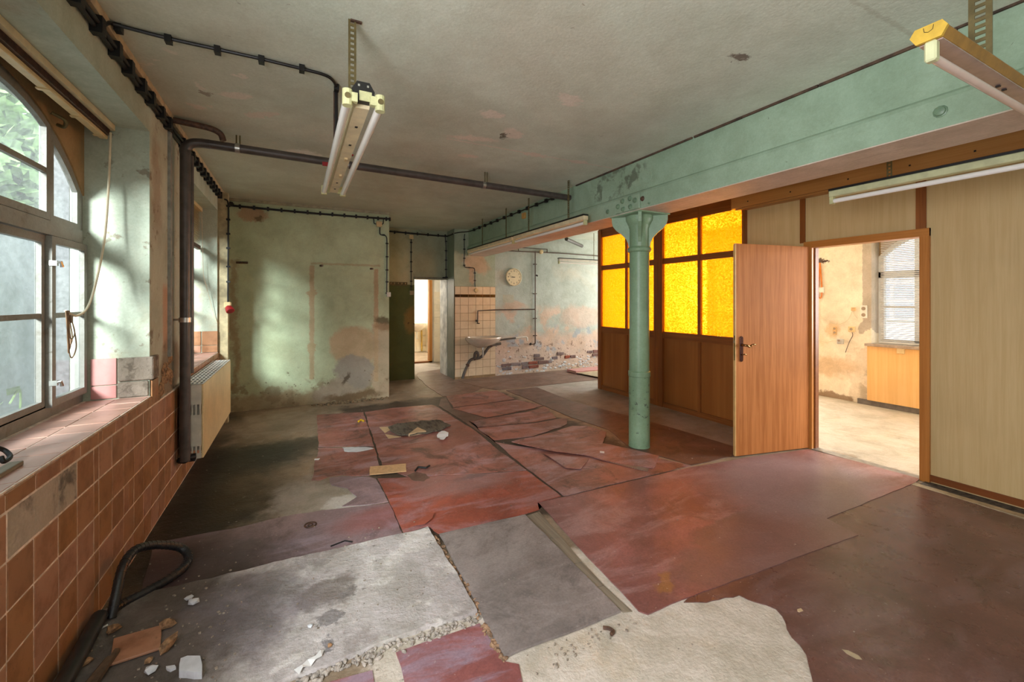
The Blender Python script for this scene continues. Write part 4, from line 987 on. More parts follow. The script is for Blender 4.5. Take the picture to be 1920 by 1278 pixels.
# door
dr = thing('door_1', None, None, (PX, 2.0, 0), kind=ST)
cs = obj('casing', bx(4.505, 4.62, 2.404, 2.475, 0, 2.035), m_casing, dr); obj('casing', bx(4.505, 4.62, 1.535, 1.597, 0, 2.035), m_casing, dr)
obj('casing_head', bx(4.503, 4.62, 1.535, 2.48, 1.972, 2.035), m_casingH, dr)
obj('door_stop', bx(4.545, 4.60, 2.392, 2.405, 0, 1.97), m_base, dr)
obj('threshold', bx(4.50, 4.60, 1.597, 2.404, 0.0, 0.006), plain('threshold_metal', (150, 146, 140), 0.4, metallic=0.6), dr)
hx, hy = 4.500, 2.425
d = Vector((-0.981, 0.193, 0)).normalized(); nrm = Vector((-d.y, d.x, 0)); nrm = nrm if nrm.y < 0 else -nrm
def leafbox(s0, s1, h0, h1, z0, z1):
    b = B()
    for v in box(b, s0, s1, h0, h1, z0, z1):
        p = Vector((hx, hy, 0)) + d * v.co.x + nrm * v.co.y; v.co = Vector((p.x, p.y, v.co.z))
    return b
leaf = obj('leaf', leafbox(0.0, 0.876, -0.018, 0.0, 0.012, 1.985), m_leaf, dr)
obj('edge_lip', leafbox(0.876, 0.886, -0.018, 0.0, 0.012, 1.985), m_leafedge, dr)
obj('leaf_core', leafbox(0.005, 0.870, -0.042, -0.018, 0.012, 1.98), m_leafedge, dr)
obj('lock_plate', leafbox(0.8865, 0.8885, -0.014, -0.004, 0.90, 1.13), plain('tarnished_steel', (120, 116, 70), 0.3, metallic=0.7), leaf)
obj('latch_bolt', leafbox(0.8885, 0.895, -0.013, -0.005, 1.06, 1.085), m_metal, leaf)
def LP(s, h, z): p = Vector((hx, hy, 0)) + d * s + nrm * h; return (p.x, p.y, z)
hb = B()
pl = [(0.82 + 0.019 * math.cos(a_) , 1.105 + 0.019 * math.sin(a_)) for a_ in [math.pi * k / 8 for k in range(9)]] + [(0.82 + 0.019 * math.cos(a_), 0.905 + 0.019 * math.sin(a_)) for a_ in [math.pi + math.pi * k / 8 for k in range(9)]]
prism(hb, pl, 0.0, 0.008, lambda a, b, h: LP(a, h, b)); hd = obj('handle_plate', hb, m_brass, leaf, bevel=0.002)
hb = B(); tube(hb, smoothpts([LP(0.82, 0.0, 1.043), LP(0.82, 0.045, 1.043), LP(0.80, 0.055, 1.04), LP(0.775, 0.055, 1.028), LP(0.75, 0.055, 1.045), LP(0.725, 0.055, 1.05), LP(0.705, 0.05, 1.047)]), [0.011] * 12 + [0.009] * 8 + [0.007] * 11, 10)
obj('lever', hb, m_brass2, hd, smooth=True)
hb = B(); tube(hb, smoothpts([LP(0.82, 0.0, 0.955), LP(0.82, 0.02, 0.955), LP(0.80, 0.024, 0.957), LP(0.782, 0.022, 0.95)]), 0.006, 8); obj('thumb_turn', hb, m_brass2, hd, smooth=True)

# ------------------------------------------------------------------ strip lamps
def strap(bm, x, y, z0, z1, w, along='X', holes=True):
    """perforated steel strap: two side bars and rungs leave real holes"""
    n = max(2, int((z1 - z0) / 0.024)); t = 0.002
    hw = w / 2
    def bar(a, b, za, zb):
        if along == 'X': box(bm, x + a, x + b, y - t, y + t, za, zb)
        else: box(bm, x - t, x + t, y + a, y + b, za, zb)
    bar(-hw, -hw * 0.45, z0, z1); bar(hw * 0.45, hw, z0, z1)
    for i in range(n + 1):
        z = z0 + (z1 - z0) * i / n; bar(-hw * 0.45, hw * 0.45, max(z0, z - 0.006), min(z1, z + 0.006))
lampA = thing('strip_lamp', 'double white tube lamp hanging on a perforated strap near the left window', 'lamp', (0.25, 2.65, 2.25))
ya, yb = 1.875, 3.48
b = B(); prism(b, [(0.222, 2.268), (0.278, 2.268), (0.292, 2.335), (0.208, 2.335)], ya + 0.03, yb, lambda a, c, h: (a, h, c)); bodyA = obj('body', b, m_lampbody, lampA)
for y in (2.12, 2.38, 3.18, 3.36): obj('screw', bx(0.245, 0.257, y - 0.008, y + 0.008, 2.2655, 2.2685), m_black, bodyA)
for y in (2.62, 2.98): obj('latch', bx(0.246, 0.262, y - 0.02, y + 0.02, 2.258, 2.268), m_bakelite, bodyA)
for x in (0.186, 0.316):
    b = B(); tube(b, [(x, ya, 2.27), (x, yb, 2.27)], 0.0175, 16); obj('tube', b, m_tube, lampA, smooth=True)
    for y in (ya - 0.012, yb + 0.012):
        b = B(); x2 = 0.22 if x < 0.25 else 0.28
        box(b, min(x, x2) - 0.005, max(x, x2) + 0.005, y - 0.013, y + 0.013, 2.268, 2.305); tube(b, [(x, y, 2.25), (x, y, 2.315)], 0.02, 12)
        h_ = obj('holder', b, m_lampend, lampA)
        b = B(); lathe(b, [(0.0, 0), (0.012, 0), (0.012, 0.003)], (x, y - 0.0185, 2.285), 12, (0, -1, 0)); obj('contact', b, m_strap, h_)
b = B(); prism(b, [(0.21, 2.285), (0.29, 2.285), (0.296, 2.33), (0.275, 2.365), (0.225, 2.365), (0.204, 2.33)], ya - 0.005, ya + 0.035, lambda a, c, h: (a, h, c)); ec = obj('end_cap', b, m_black, lampA)
obj('terminal', bx(0.233, 0.283, ya - 0.01, ya - 0.004, 2.285, 2.325), m_lampend, ec)
for x in (0.232, 0.268): obj('rivet', bx(x - 0.004, x + 0.004, ya - 0.008, ya - 0.004, 2.343, 2.352), m_metal, ec)
b = B(); strap(b, 0.238, 2.158, 2.335, CE, 0.036); obj('hanger_strap', b, m_strap, lampA); obj('ceiling_hook', bx(0.23, 0.28, 2.15, 2.165, CE - 0.008, CE), m_rust, lampA)
b = B(); strap(b, 0.222, 2.90, 2.335, CE - 0.02, 0.028); s2 = obj('hanger_strap', b, m_rust, lampA)
b = B(); tube(b, [(0.222, 2.88, 2.76), (0.225, 2.885, 2.34)], 0.010, 8); obj('lead', b, m_dark, lampA)

lampB = thing('strip_lamp', 'yellowed tube lamp with a six-sided end cap hanging at the upper right', 'lamp', (2.4, 0.6, 2.18))
xa, xb = 1.755, 3.30
hexa = [(0.572, 2.262), (0.630, 2.262), (0.644, 2.288), (0.632, 2.308), (0.570, 2.308), (0.558, 2.288)]
b = B(); prism(b, hexa, xa + 0.012, xb, lambda a, c, h: (h, a, c)); obj('body', b, plain('yellowed_lamp_body', (150, 112, 52), 0.4, var=0.12), lampB)
b = B(); prism(b, [((p[0] - 0.6) * 1.05 + 0.6, (p[1] - 2.285) * 1.05 + 2.285) for p in hexa], xa, xa + 0.012, lambda a, c, h: (h, a, c)); ecb = obj('end_cap', b, m_lampyellow, lampB)
b = B(); tube(b, [(xa - 0.001, 0.588, 2.304), (xa - 0.001, 0.590, 2.291), (xa - 0.001, 0.600, 2.286), (xa - 0.001, 0.610, 2.291), (xa - 0.001, 0.612, 2.304)], 0.0008, 5); obj('knockout', b, m_black, ecb)
obj('reflector', bx(xa + 0.02, xb, 0.573, 0.629, 2.258, 2.2635), m_reflector, lampB)
b = B(); box(b, xa + 0.005, xa + 0.035, 0.584, 0.614, 2.198, 2.262); obj('holder', b, m_lampgreen, lampB, bevel=0.005)
b = B(); box(b, xb - 0.035, xb - 0.005, 0.584, 0.614, 2.198, 2.262); obj('holder', b, m_lampgreen, lampB, bevel=0.005)
b = B(); tube(b, [(xa + 0.03, 0.599, 2.213), (xb - 0.03, 0.599, 2.213)], 0.013, 16); obj('tube', b, plain('mauve_tube_glass', (214, 194, 186), 0.12, var=0.02), lampB, smooth=True)
b = B(); strap(b, 2.16, 0.60, 2.30, CE, 0.060, along='Y'); obj('hanger_strap', b, m_strap, lampB)
for x in (2.35, 2.41): obj('screw', bx(x - 0.006, x + 0.006, 0.60, 0.612, 2.253, 2.257), m_black, lampB)

def slim_lamp(label, x, y0, y1, z, straps, group=None, strapmat=m_strap, body=m_lampgreen, along='Y', tubem=m_tube, sw=0.03):
    f = (lambda a, b_, c, d_, e, f_: bx(a, b_, c, d_, e, f_)) if along == 'Y' else (lambda a, b_, c, d_, e, f_: bx(c, d_, a, b_, e, f_))
    pt = (lambda a, b_, c: (a, b_, c)) if along == 'Y' else (lambda a, b_, c: (b_, a, c))
    root = thing('strip_lamp', label, 'lamp', pt(x, (y0 + y1) / 2, z), group)
    obj('body', f(x - 0.03, x + 0.03, y0, y1, z + 0.03, z + 0.075), body, root, bevel=0.004)
    obj('top_rail', f(x - 0.032, x + 0.032, y0, y1, z + 0.075, z + 0.09), m_black, root)
    for y in (y0 + 0.012, y1 - 0.012): obj('holder', f(x - 0.018, x + 0.018, y - 0.012, y + 0.012, z - 0.022, z + 0.03), m_lampend, root)
    b = B(); tube(b, [pt(x, y0 + 0.02, z), pt(x, y1 - 0.02, z)], 0.0165, 12); obj('tube', b, tubem, root, smooth=True)
    for y in straps:
        b = B(); strap(b, *pt(x - 0.0, y, 0)[:2], z + 0.09, CE, sw, along='Y' if along == 'Y' else 'X'); obj('hanger_strap', b, strapmat, root)
    return root
slim_lamp('pale green tube lamp hanging along the boarded partition right of the beam', 3.62, 0.10, 1.80, 2.205, (1.44, 0.5))
slim_lamp('white tube lamp hanging in front of the beam, nearer of the two', 2.70, 3.63, 5.25, 2.27, (3.95, 4.86), body=m_lampbody)
slim_lamp('white tube lamp hanging in front of the beam, the farther one by the pier', 2.70, 5.29, 7.02, 2.27, (5.53, 6.41), body=m_lampbody)
slim_lamp('white tube lamp hanging before the bright far wall beyond the beam', 6.8, 4.42, 6.0, 2.18, (5.25,), body=m_whiteplastic, along='X', sw=0.012)
b = B(); tube(b, [(4.542, 6.714, 2.620), (5.406, 7.410, 2.620)], 0.035, 14); obj('flue_pipe', b, m_pipe, None, 'dark stub of pipe slanting under the ceiling beyond the beam', 'pipe', smooth=True)

# ------------------------------------------------------------------ pipes and sink at the far wall
fp = thing('water_pipe', 'thin rusty water pipe running down the far wall and across to the sink', 'pipe', (4.34, 7.5, 0.57))
b = B(); tube(b, [(4.335, 7.53, 2.46), (4.335, 7.53, 0.60), (4.325, 7.53, 0.58), (4.20, 7.53, 0.575)], 0.011, 8); obj('down_pipe', b, m_rust, fp, smooth=True)
b = B(); tube(b, [(3.62, 7.53, 2.44), (4.9, 7.53, 2.455), (6.2, 7.53, 2.44)], 0.010, 8); obj('upper_pipe', b, m_rust, fp, smooth=True)
b = B(); tube(b, [(3.95, 7.53, 2.44), (3.95, 7.53, 2.52), (4.62, 7.53, 2.52), (4.62, 7.53, 2.45)], 0.010, 8); obj('bypass_pipe', b, m_rust, fp, smooth=True)
b = B(); tube(b, [(4.335, 7.52, 1.285), (3.44, 7.505, 1.282), (3.068, 7.50, 1.266), (3.062, 7.50, 1.05), (3.05, 7.49, 1.03), (3.09, 7.47, 1.03)], 0.011, 8); obj('branch_pipe', b, m_rust, fp, smooth=True)
b = B(); tube(b, [(3.02, 7.48, 1.08), (3.055, 7.49, 1.08)], 0.018, 8); obj('stop_tap', b, m_black, fp)
b = B(); tube(b, [(4.20, 7.52, 0.57), (4.23, 7.50, 0.60)], 0.022, 8); tube(b, [(4.335, 7.50, 1.98), (4.37, 7.49, 1.96)], 0.016, 8); obj('valve', b, m_black, fp)
b = B(); lathe(b, [(0.045, 0), (0.045, 0.03), (0.03, 0.04)], (4.47, 7.54, 2.46), 16, (0, -1, 0)); obj('meter', b, m_bakelite, fp)
for z in (2.2, 1.6, 1.1, 0.75): obj('pipe_clip', bx(4.30, 4.37, 7.52, 7.56, z - 0.008, z + 0.008), m_rust, fp)

sk = thing('wash_basin', 'white wall-hung wash basin on the tiled splashback', 'basin', (3.12, 7.3, 0.55))
b = B(); segs = 28; rings = []
def oval(rx, ry, z, yb=7.512):
    out = []
    for k in range(segs):
        a_ = 2 * math.pi * k / segs; x = 3.105 + rx * math.cos(a_); yy = yb - ry * 0.5 - ry * 0.5 * math.sin(a_) * (1 if math.sin(a_) > 0 else 1)
        s_ = math.sin(a_)
        # squarer at the wall side
        if s_ < 0: yy = yb - ry * 0.5 + ry * 0.5 * min(1.0, abs(s_) ** 0.45)
        out.append(b.verts.new((x, yy, z)))
    return out
prof = [(0.06, 0.10, 0.575), (0.13, 0.22, 0.605), (0.26, 0.36, 0.665), (0.325, 0.42, 0.725), (0.340, 0.44, 0.76), (0.335, 0.435, 0.782), (0.305, 0.40, 0.785), (0.27, 0.34, 0.755), (0.18, 0.24, 0.68), (0.06, 0.12, 0.645)]
rings = [oval(*p) for p in prof]
for r0, r1 in zip(rings, rings[1:]):
    for k in range(segs): b.faces.new((r0[k], r0[(k + 1) % segs], r1[(k + 1) % segs], r1[k]))
b.faces.new(rings[0][::-1]); b.faces.new(rings[-1])
obj('bowl', b, m_ceramic, sk, smooth=True)
obj('overflow', (lambda q: (lathe(q, [(0.0, 0), (0.014, 0), (0.014, 0.004)], (3.10, 7.40, 0.735), 12, (0, -1, 0.3)), q)[1])(B()), m_black, sk)
b = B(); tube(b, [(3.12, 7.38, 0.585), (3.12, 7.38, 0.545)], 0.03, 12); tube(b, [(3.12, 7.38, 0.55), (3.12, 7.38, 0.40)], 0.017, 10); obj('drain', b, m_chrome, sk, smooth=True)
b = B(); tube(b, smoothpts([(2.97, 7.42, 0.38), (2.97, 7.41, 0.46), (3.0, 7.40, 0.50), (3.03, 7.40, 0.46), (3.03, 7.40, 0.40)]), 0.026, 10); obj('trap', b, m_greyhose, sk, smooth=True)
b = B(); tube(b, smoothpts([(2.735, 7.44, 0.02), (2.77, 7.44, 0.12), (2.83, 7.45, 0.24), (2.89, 7.45, 0.345), (2.97, 7.45, 0.37), (3.08, 7.44, 0.385), (3.15, 7.45, 0.43), (3.24, 7.46, 0.53), (3.31, 7.46, 0.60), (3.40, 7.47, 0.615), (3.53, 7.47, 0.63)]), 0.026, 10); obj('waste_hose', b, m_greyhose, sk, smooth=True)
for z, x in ((0.26, 2.84), (0.375, 2.98), (0.60, 3.31)):
    bmesh_ = B(); lathe(bmesh_, [(0.034, -0.02), (0.034, 0.02)], (x, 7.45, z), 12, (0.9, 0, 0.4)); obj('hose_clamp', bmesh_, m_rust, sk)
b = B(); tube(b, smoothpts([(3.45, 7.49, 0.69), (3.70, 7.47, 0.715), (3.85, 7.46, 0.725)]), 0.017, 10); tp = thing('wall_tap', 'grey pipe with a white spout sticking out of the wall right of the basin', 'tap', (3.8, 7.46, 0.66)); obj('supply_pipe', b, m_greyhose, tp, smooth=True)
b = B(); tube(b, smoothpts([(3.85, 7.46, 0.725), (4.0, 7.45, 0.735), (4.08, 7.44, 0.735), (4.10, 7.44, 0.70), (4.10, 7.44, 0.66)]), 0.016, 10); obj('spout', b, m_whiteplastic, tp, smooth=True)

# clock
ck = thing('wall_clock', 'round cream wall clock showing about a quarter to nine', 'clock', (3.845, 7.54, 1.745))
ccx, ccz = 3.845, 1.925
b = B(); lathe(b, [(0.168, 0), (0.176, 0.01), (0.176, 0.045), (0.170, 0.05), (0.160, 0.05), (0.158, 0.040), (0.02, 0.040)], (ccx, 7.56, ccz), 48, (0, -1, 0)); obj('case', b, plain('clock_case', (214, 200, 166), 0.35), ck, smooth=True)
b = B(); lathe(b, [(0.157, 0.0), (0.157, 0.002)], (ccx, 7.5195, ccz), 48, (0, -1, 0)); face = obj('face', b, plain('clock_face', (238, 222, 184), 0.4, var=0.02), ck)
def text(s_, x, z, size, parent, y=7.516, mat=m_black):
    cu = bpy.data.curves.new('numeral', 'FONT'); cu.body = s_; cu.size = size; cu.align_x = 'CENTER'; cu.align_y = 'CENTER'; cu.extrude = 0.0008
    cu.materials.append(mat)
    tmp = bpy.data.objects.new('tmp', cu); C.objects.link(tmp)
    me = bpy.data.meshes.new_from_object(tmp.evaluated_get(bpy.context.evaluated_depsgraph_get())); bpy.data.objects.remove(tmp); bpy.data.curves.remove(cu)
    to = bpy.data.objects.new('numeral', me); C.objects.link(to)
    to.matrix_world = Matrix.Translation((x, y, z)) @ Matrix.Rotation(R(90), 4, 'X')
    put_parent(to, parent)
for h_ in range(1, 13):
    a_ = R(90 - 30 * h_); text(str(h_), ccx + 0.125 * math.cos(a_), ccz + 0.125 * math.sin(a_), 0.045, face)
def hand(name, ang, L, w, y):
    a_ = R(90 - ang); dx, dz = math.cos(a_), math.sin(a_)
    b = B(); prism(b, [(-0.02, -w), (L, -w * 0.5), (L, w * 0.5), (-0.02, w)], 0, 0.0015, lambda p, q, h: (ccx + dx * p - dz * q, y - h, ccz + dz * p + dx * q)); obj(name, b, m_black, ck)
hand('hour_hand', 263, 0.075, 0.006, 7.513); hand('minute_hand', 283, 0.115, 0.004, 7.511)

# ------------------------------------------------------------------ loose floor coverings
def sheet(label, poly, mat, z0=0.0, t=0.005, jag=0.006, seed=1, cat='floor sheet', name='linoleum_sheet', lift=None, group=None, step=0.07, shrink=0.006):
    rs = random.Random(seed); pts = []
    n = len(poly); V = [Vector(p) for p in poly]
    sg = 1 if sum(V[i].x * V[(i + 1) % n].y - V[(i + 1) % n].x * V[i].y for i in range(n)) > 0 else -1
    V2 = []
    for i in range(n):
        e1 = (V[i] - V[i - 1]).normalized(); e2 = (V[(i + 1) % n] - V[i]).normalized()
        q = Vector((-e1.y - e2.y, e1.x + e2.x)); q = q.normalized() if q.length > 1e-6 else q
        V2.append(V[i] + q * sg * shrink)
    poly = V2
    for i in range(n):
        a = Vector(poly[i]); c = Vector(poly[(i + 1) % n]); e = c - a; L = e.length
        if L < 1e-4: continue
        nn = Vector((-e.y, e.x)) / L; k = max(1, int(L / step)); w = 0.0
        for j in range(k):
            w = w * 0.6 + rs.uniform(-1, 1) * jag
            p = a + e * (j / k) + nn * (w if j else 0); pts.append((p.x, p.y))
    b = B()
    lo = [b.verts.new((x, y, z0 + (lift(x, y) if lift else 0))) for x, y in pts]; hi = [b.verts.new((v.co.x, v.co.y, v.co.z + t)) for v in lo]
    bot = b.faces.new(lo[::-1]); top = b.faces.new(hi)
    m = len(pts)
    for i in range(m): b.faces.new((lo[i], lo[(i + 1) % m], hi[(i + 1) % m], hi[i]))
    bmesh.ops.triangulate(b, faces=[bot, top])
    return obj(name, b, mat, None, label, cat, group)

sheet('dark red linoleum sheet at the left back edge of the red area', [(0.232, 5.968), (0.518, 5.910), (0.784, 5.835), (0.736, 5.008), (0.695, 4.417), (0.191, 4.654)], ms_red, seed=1)
sheet('red linoleum sheet with a torn lower edge and white patch, left of the cardboard strip', [(0.185, 4.623), (0.694, 4.382), (0.658, 3.839), (0.543, 3.693), (0.411, 3.748), (0.334, 3.811), (0.241, 3.822), (0.171, 3.775), (0.105, 3.808)], ms_red, seed=2, jag=0.010)
sheet('wide red linoleum sheet under the carpet scrap and white paper', [(0.790, 5.832), (0.976, 5.859), (1.164, 5.891), (1.404, 5.868), (1.691, 5.824), (1.725, 5.706), (1.751, 5.088), (1.786, 4.545), (1.760, 3.896), (1.762, 3.202), (0.814, 3.532), (0.666, 3.835), (0.702, 4.396)], ms_red, seed=3)
sheet('bright red linoleum sheet in the middle with a torn near corner', [(0.589, 3.610), (0.812, 3.521), (1.760, 3.190), (1.756, 2.658), (1.550, 2.650), (1.508, 2.557), (1.381, 2.547), (1.057, 2.549), (0.788, 2.572), (0.769, 2.623), (0.761, 2.669), (0.740, 2.694), (0.594, 2.677), (0.591, 3.107)], ms_redbright, seed=4, jag=0.004)
sheet('lilac-red strip of linoleum reaching to the tiled wall, rusty washer on it', [(-0.774, 3.244), (-0.371, 3.227), (-0.082, 3.254), (0.156, 3.232), (0.596, 3.132), (0.593, 2.671), (0.477, 2.676), (0.197, 2.680), (-0.152, 2.689), (-0.448, 2.690), (-0.691, 2.714)], ms_lilac, seed=5)
sheet('pale lilac scrap of linoleum with a white torn edge between the red sheets', [(0.239, 3.799), (0.332, 3.788), (0.539, 3.671), (0.583, 3.601), (0.596, 3.150), (0.420, 3.176), (0.283, 3.228), (0.396, 3.336), (0.347, 3.521), (0.241, 3.639)], ms_lilac, seed=6, jag=0.008)
sheet('thick pale concrete slab in the left foreground, broken front edge', [(-0.867, 2.584), (-0.686, 2.695), (-0.446, 2.680), (-0.152, 2.678), (0.197, 2.668), (0.475, 2.664), (0.593, 2.657), (0.749, 2.661), (0.752, 2.275), (0.757, 2.035), (0.752, 1.832), (0.678, 1.825), (0.512, 1.846), (0.313, 1.842), (0.160, 1.829), (0.002, 1.828), (-0.098, 1.816), (-0.341, 1.692), (-0.689, 1.867), (-0.872, 2.208)], ms_slab, t=0.022, seed=7, cat='slab', name='concrete_slab', jag=0.007, step=0.04)
sheet('red and lilac linoleum piece in front of the concrete slab, bottom of the photo', [(0.362, 1.788), (0.496, 1.788), (0.638, 1.782), (0.738, 1.780), (0.746, 1.652), (0.755, 1.542), (0.797, 1.507), (0.744, 1.344), (0.350, 1.543)], ms_redlilac, seed=8)
sheet('small red linoleum corner at the bottom edge left of the lilac one', [(0.107, 1.765), (0.192, 1.755), (0.270, 1.743), (0.266, 1.632), (0.076, 1.682)], ms_redlilac, seed=9)
sheet('grey brown rectangular board with dark scuffs lying in the foreground centre', [(0.784, 2.560), (1.380, 2.531), (1.349, 1.538), (0.748, 1.551)], ms_grey, z0=0.004, t=0.010, jag=0.003, seed=10, cat='board', name='floor_board_panel')
pl = thing('floor_planks', 'narrow strip of bare grey boards between the grey board and the big red sheet', 'planks', (1.0, 2.4, 0))
pp = [(1.380, 2.531), (1.490, 2.533), (1.407, 1.885), (1.405, 1.521), (1.349, 1.538)]
def plank(q, name='plank'):
    b = B(); prism(b, [(v[0], v[1]) for v in q], 0.001, 0.005); obj(name, b, m_plank, pl)
plank([(1.383, 2.521), (1.490, 2.533), (1.448, 2.198), (1.372, 2.223)]); plank([(1.372, 2.217), (1.448, 2.192), (1.415, 1.934), (1.354, 1.949)]); plank([(1.354, 1.944), (1.415, 1.929), (1.398, 1.729), (1.354, 1.733)]); plank([(1.354, 1.729), (1.398, 1.725), (1.398, 1.524), (1.356, 1.538)])
sheet('big pinkish red linoleum sheet in front of the open door', [(1.550, 2.650), (1.791, 2.640), (2.386, 2.633), (3.079, 2.615), (3.687, 2.548), (4.461, 2.411), (4.511, 2.058), (4.526, 1.597), (4.403, 1.579), (3.151, 1.581), (3.103, 1.382), (2.312, 1.428), (1.666, 1.468), (1.445, 1.470), (1.420, 1.509), (1.463, 1.959)], ms_redpale, z0=0.001, t=0.006, jag=0.003, seed=11)
sheet('large maroon linoleum sheet covering the right foreground, torn beside the pale screed', [(2.714, 1.545), (3.156, 1.625), (4.433, 1.610), (4.371, 1.436), (4.300, 0.992), (4.215, 0.296), (2.828, -0.040), (1.389, 0.687), (1.749, 0.937), (1.824, 0.994), (1.887, 1.060), (1.928, 1.137), (2.007, 1.232), (1.971, 1.294), (1.943, 1.366), (1.830, 1.389), (1.723, 1.423), (1.657, 1.460), (2.127, 1.485)], ms_maroon, z0=0.0, t=0.004, jag=0.011, seed=12, step=0.035)
sheet('red linoleum strip at the back, farthest of the cracked strips by the seam', [(2.031, 6.251), (2.432, 6.301), (2.898, 6.290), (2.892, 5.617), (2.521, 5.581), (1.908, 5.547)], ms_red, seed=13)
sheet('second red strip from the back among the cracked sheets', [(1.877, 5.499), (2.542, 5.535), (2.882, 5.546), (3.057, 5.066), (2.702, 4.956), (2.110, 4.880), (1.993, 5.164)], ms_red, z0=0.002, seed=14, jag=0.009)
sheet('third red strip from the back among the cracked sheets', [(1.861, 4.821), (2.090, 4.835), (2.664, 4.885), (3.039, 5.009), (2.878, 4.464), (2.572, 4.436), (2.204, 4.498), (1.856, 4.555)], ms_red, seed=15, jag=0.009)
sheet('fourth red strip with a jagged right corner among the cracked sheets', [(1.841, 4.517), (2.185, 4.460), (2.549, 4.397), (2.858, 4.421), (2.984, 4.411), (2.853, 4.194), (2.771, 4.140), (2.259, 3.963), (1.832, 4.042)], ms_red, z0=0.002, seed=16, jag=0.009)
sheet('broken red sheet curling up before the column', [(1.946, 3.874), (2.232, 3.917), (2.836, 4.083), (2.990, 4.005), (3.044, 3.711), (2.772, 3.438), (2.900, 3.199), (3.009, 2.921), (2.749, 2.729), (2.610, 2.879), (2.464, 3.064), (2.408, 3.225), (2.157, 3.477), (2.071, 3.635)], ms_red, z0=0.008, t=0.006, jag=0.008, seed=17, lift=lambda x, y: 0.012 * max(0.0, math.sin(x * 5.0 + y)))
sheet('red linoleum sheet lying under the broken curled one, before the column', [(1.821, 3.992), (1.931, 3.845), (2.087, 3.661), (2.721, 3.375), (2.987, 2.887), (3.095, 2.634), (2.400, 2.648), (1.796, 2.647), (1.768, 2.662), (1.775, 3.208)], ms_redpale if False else ms_red, z0=0.0, seed=18)
sheet('torn red chip lying loose on the floor before the column', [(2.082, 3.451), (2.239, 3.310), (2.389, 3.160), (2.177, 2.992), (2.068, 3.073)], ms_redbright if False else ms_red, z0=0.010, t=0.005, seed=19, cat='scrap', name='linoleum_scrap', jag=0.004)
sheet('slim splintered strip sticking out under the curled red sheet', [(2.491, 3.022), (2.550, 3.021), (2.716, 2.746), (2.653, 2.700), (2.576, 2.842)], ms_greybrown, z0=0.007, t=0.004, seed=20, cat='scrap', name='linoleum_scrap', jag=0.003)
sheet('dark brown linoleum sheet running past the column to the open door', [(3.030, 6.224), (3.614, 6.216), (3.565, 5.053), (3.748, 4.134), (3.794, 3.818), (3.859, 3.257), (3.890, 2.785), (3.732, 2.617), (3.109, 2.640), (3.027, 2.912), (2.920, 3.206), (3.130, 3.798), (3.051, 4.486), (3.053, 5.205)], ms_brown, z0=0.0, seed=21, jag=0.005)
sheet('grey brown linoleum sheet in front of the splashback and the far wall', [(2.590, 7.438), (3.473, 7.489), (5.096, 7.453), (5.825, 7.404), (5.768, 6.670), (4.957, 6.301), (3.660, 6.294), (3.179, 6.290), (2.916, 6.328), (2.780, 6.588)], ms_greybrown, z0=0.0, seed=22, jag=0.008)
sheet('worn grey sheet leading to the bright doorway', [(2.176, 8.556), (2.742, 8.800), (2.617, 7.988), (2.590, 7.438), (2.763, 6.548), (2.469, 6.282), (1.977, 6.238), (1.981, 7.142), (2.063, 8.072)], ms_greybrown, z0=0.001, seed=23, jag=0.008)
sheet('brown sheet beside the seam left of the cracked strips', [(2.009, 6.181), (1.877, 5.499), (1.993, 5.164), (2.085, 4.838), (1.861, 4.821), (1.843, 4.539), (1.822, 4.047), (1.810, 3.942), (1.803, 4.536), (1.753, 5.725), (1.906, 6.116)], ms_brown, z0=0.0, seed=24, jag=0.004)
# far room leftovers: a curled pale sheet and a folded board by the bricks
sheet('pale curled sheet lying by the far brick footing beyond the partition', [(4.907, 7.176), (5.052, 6.312), (5.074, 6.009), (5.768, 6.670), (5.351, 7.644)], m_palestrip, z0=0.008, t=0.006, seed=25, cat='scrap', name='linoleum_scrap', lift=lambda x, y: 0.02)
b = B(); box(b, 4.95, 5.75, 6.98, 7.30, 0.004, 0.06); obj('packing_board', b, m_pinktile, None, 'low lilac board lying against the far wall beyond the partition', 'board', bevel=0.004)

# ------------------------------------------------------------------ things lying on the floor
sheet('cardboard strip lying across the red sheets', [(0.569, 3.870), (0.871, 3.799), (0.834, 3.620), (0.537, 3.684)], m_card, z0=0.008, t=0.006, jag=0.002, seed=30, cat='cardboard', name='cardboard_strip')
cl = sheet('grey carpet scrap with pale backing showing at its corners, on the red sheet', [(0.929, 4.978), (1.054, 5.055), (1.333, 5.037), (1.551, 4.977), (1.595, 4.711), (1.425, 4.572), (1.262, 4.549), (0.994, 4.583), (0.937, 4.776)], m_cloth, z0=0.008, t=0.012, jag=0.010, seed=31, cat='carpet', name='carpet_scrap', lift=lambda x, y: 0.010 * math.sin(x * 20) ** 2, step=0.04)
for q in ([(0.846, 5.043), (1.035, 4.994), (0.866, 4.791)], [(0.859, 4.752), (0.994, 4.583), (0.863, 4.590)], [(1.069, 4.565), (1.218, 4.764), (1.267, 4.588)]):
    bb_ = B(); prism(bb_, [tuple(p) for p in q], 0.006, 0.009 if q[0][0] < 1 else 0.034); obj('backing_corner', bb_, m_beige, cl)
sheet('crumpled white paper lying on the red linoleum', [(1.328, 4.414), (1.387, 4.527), (1.455, 4.514), (1.473, 4.422), (1.408, 4.295), (1.337, 4.218), (1.312, 4.249), (1.328, 4.336)], m_paper, z0=0.010, t=0.002, seed=32, cat='paper', name='paper', lift=lambda x, y: 0.02 * abs(math.sin(x * 30 + y * 11)), step=0.03)
sheet('small white paper scrap before the column', [(2.566, 3.238), (2.602, 3.204), (2.567, 3.160), (2.531, 3.193)], m_paper, z0=0.030, t=0.002, seed=33, cat='paper', name='paper', jag=0.001)
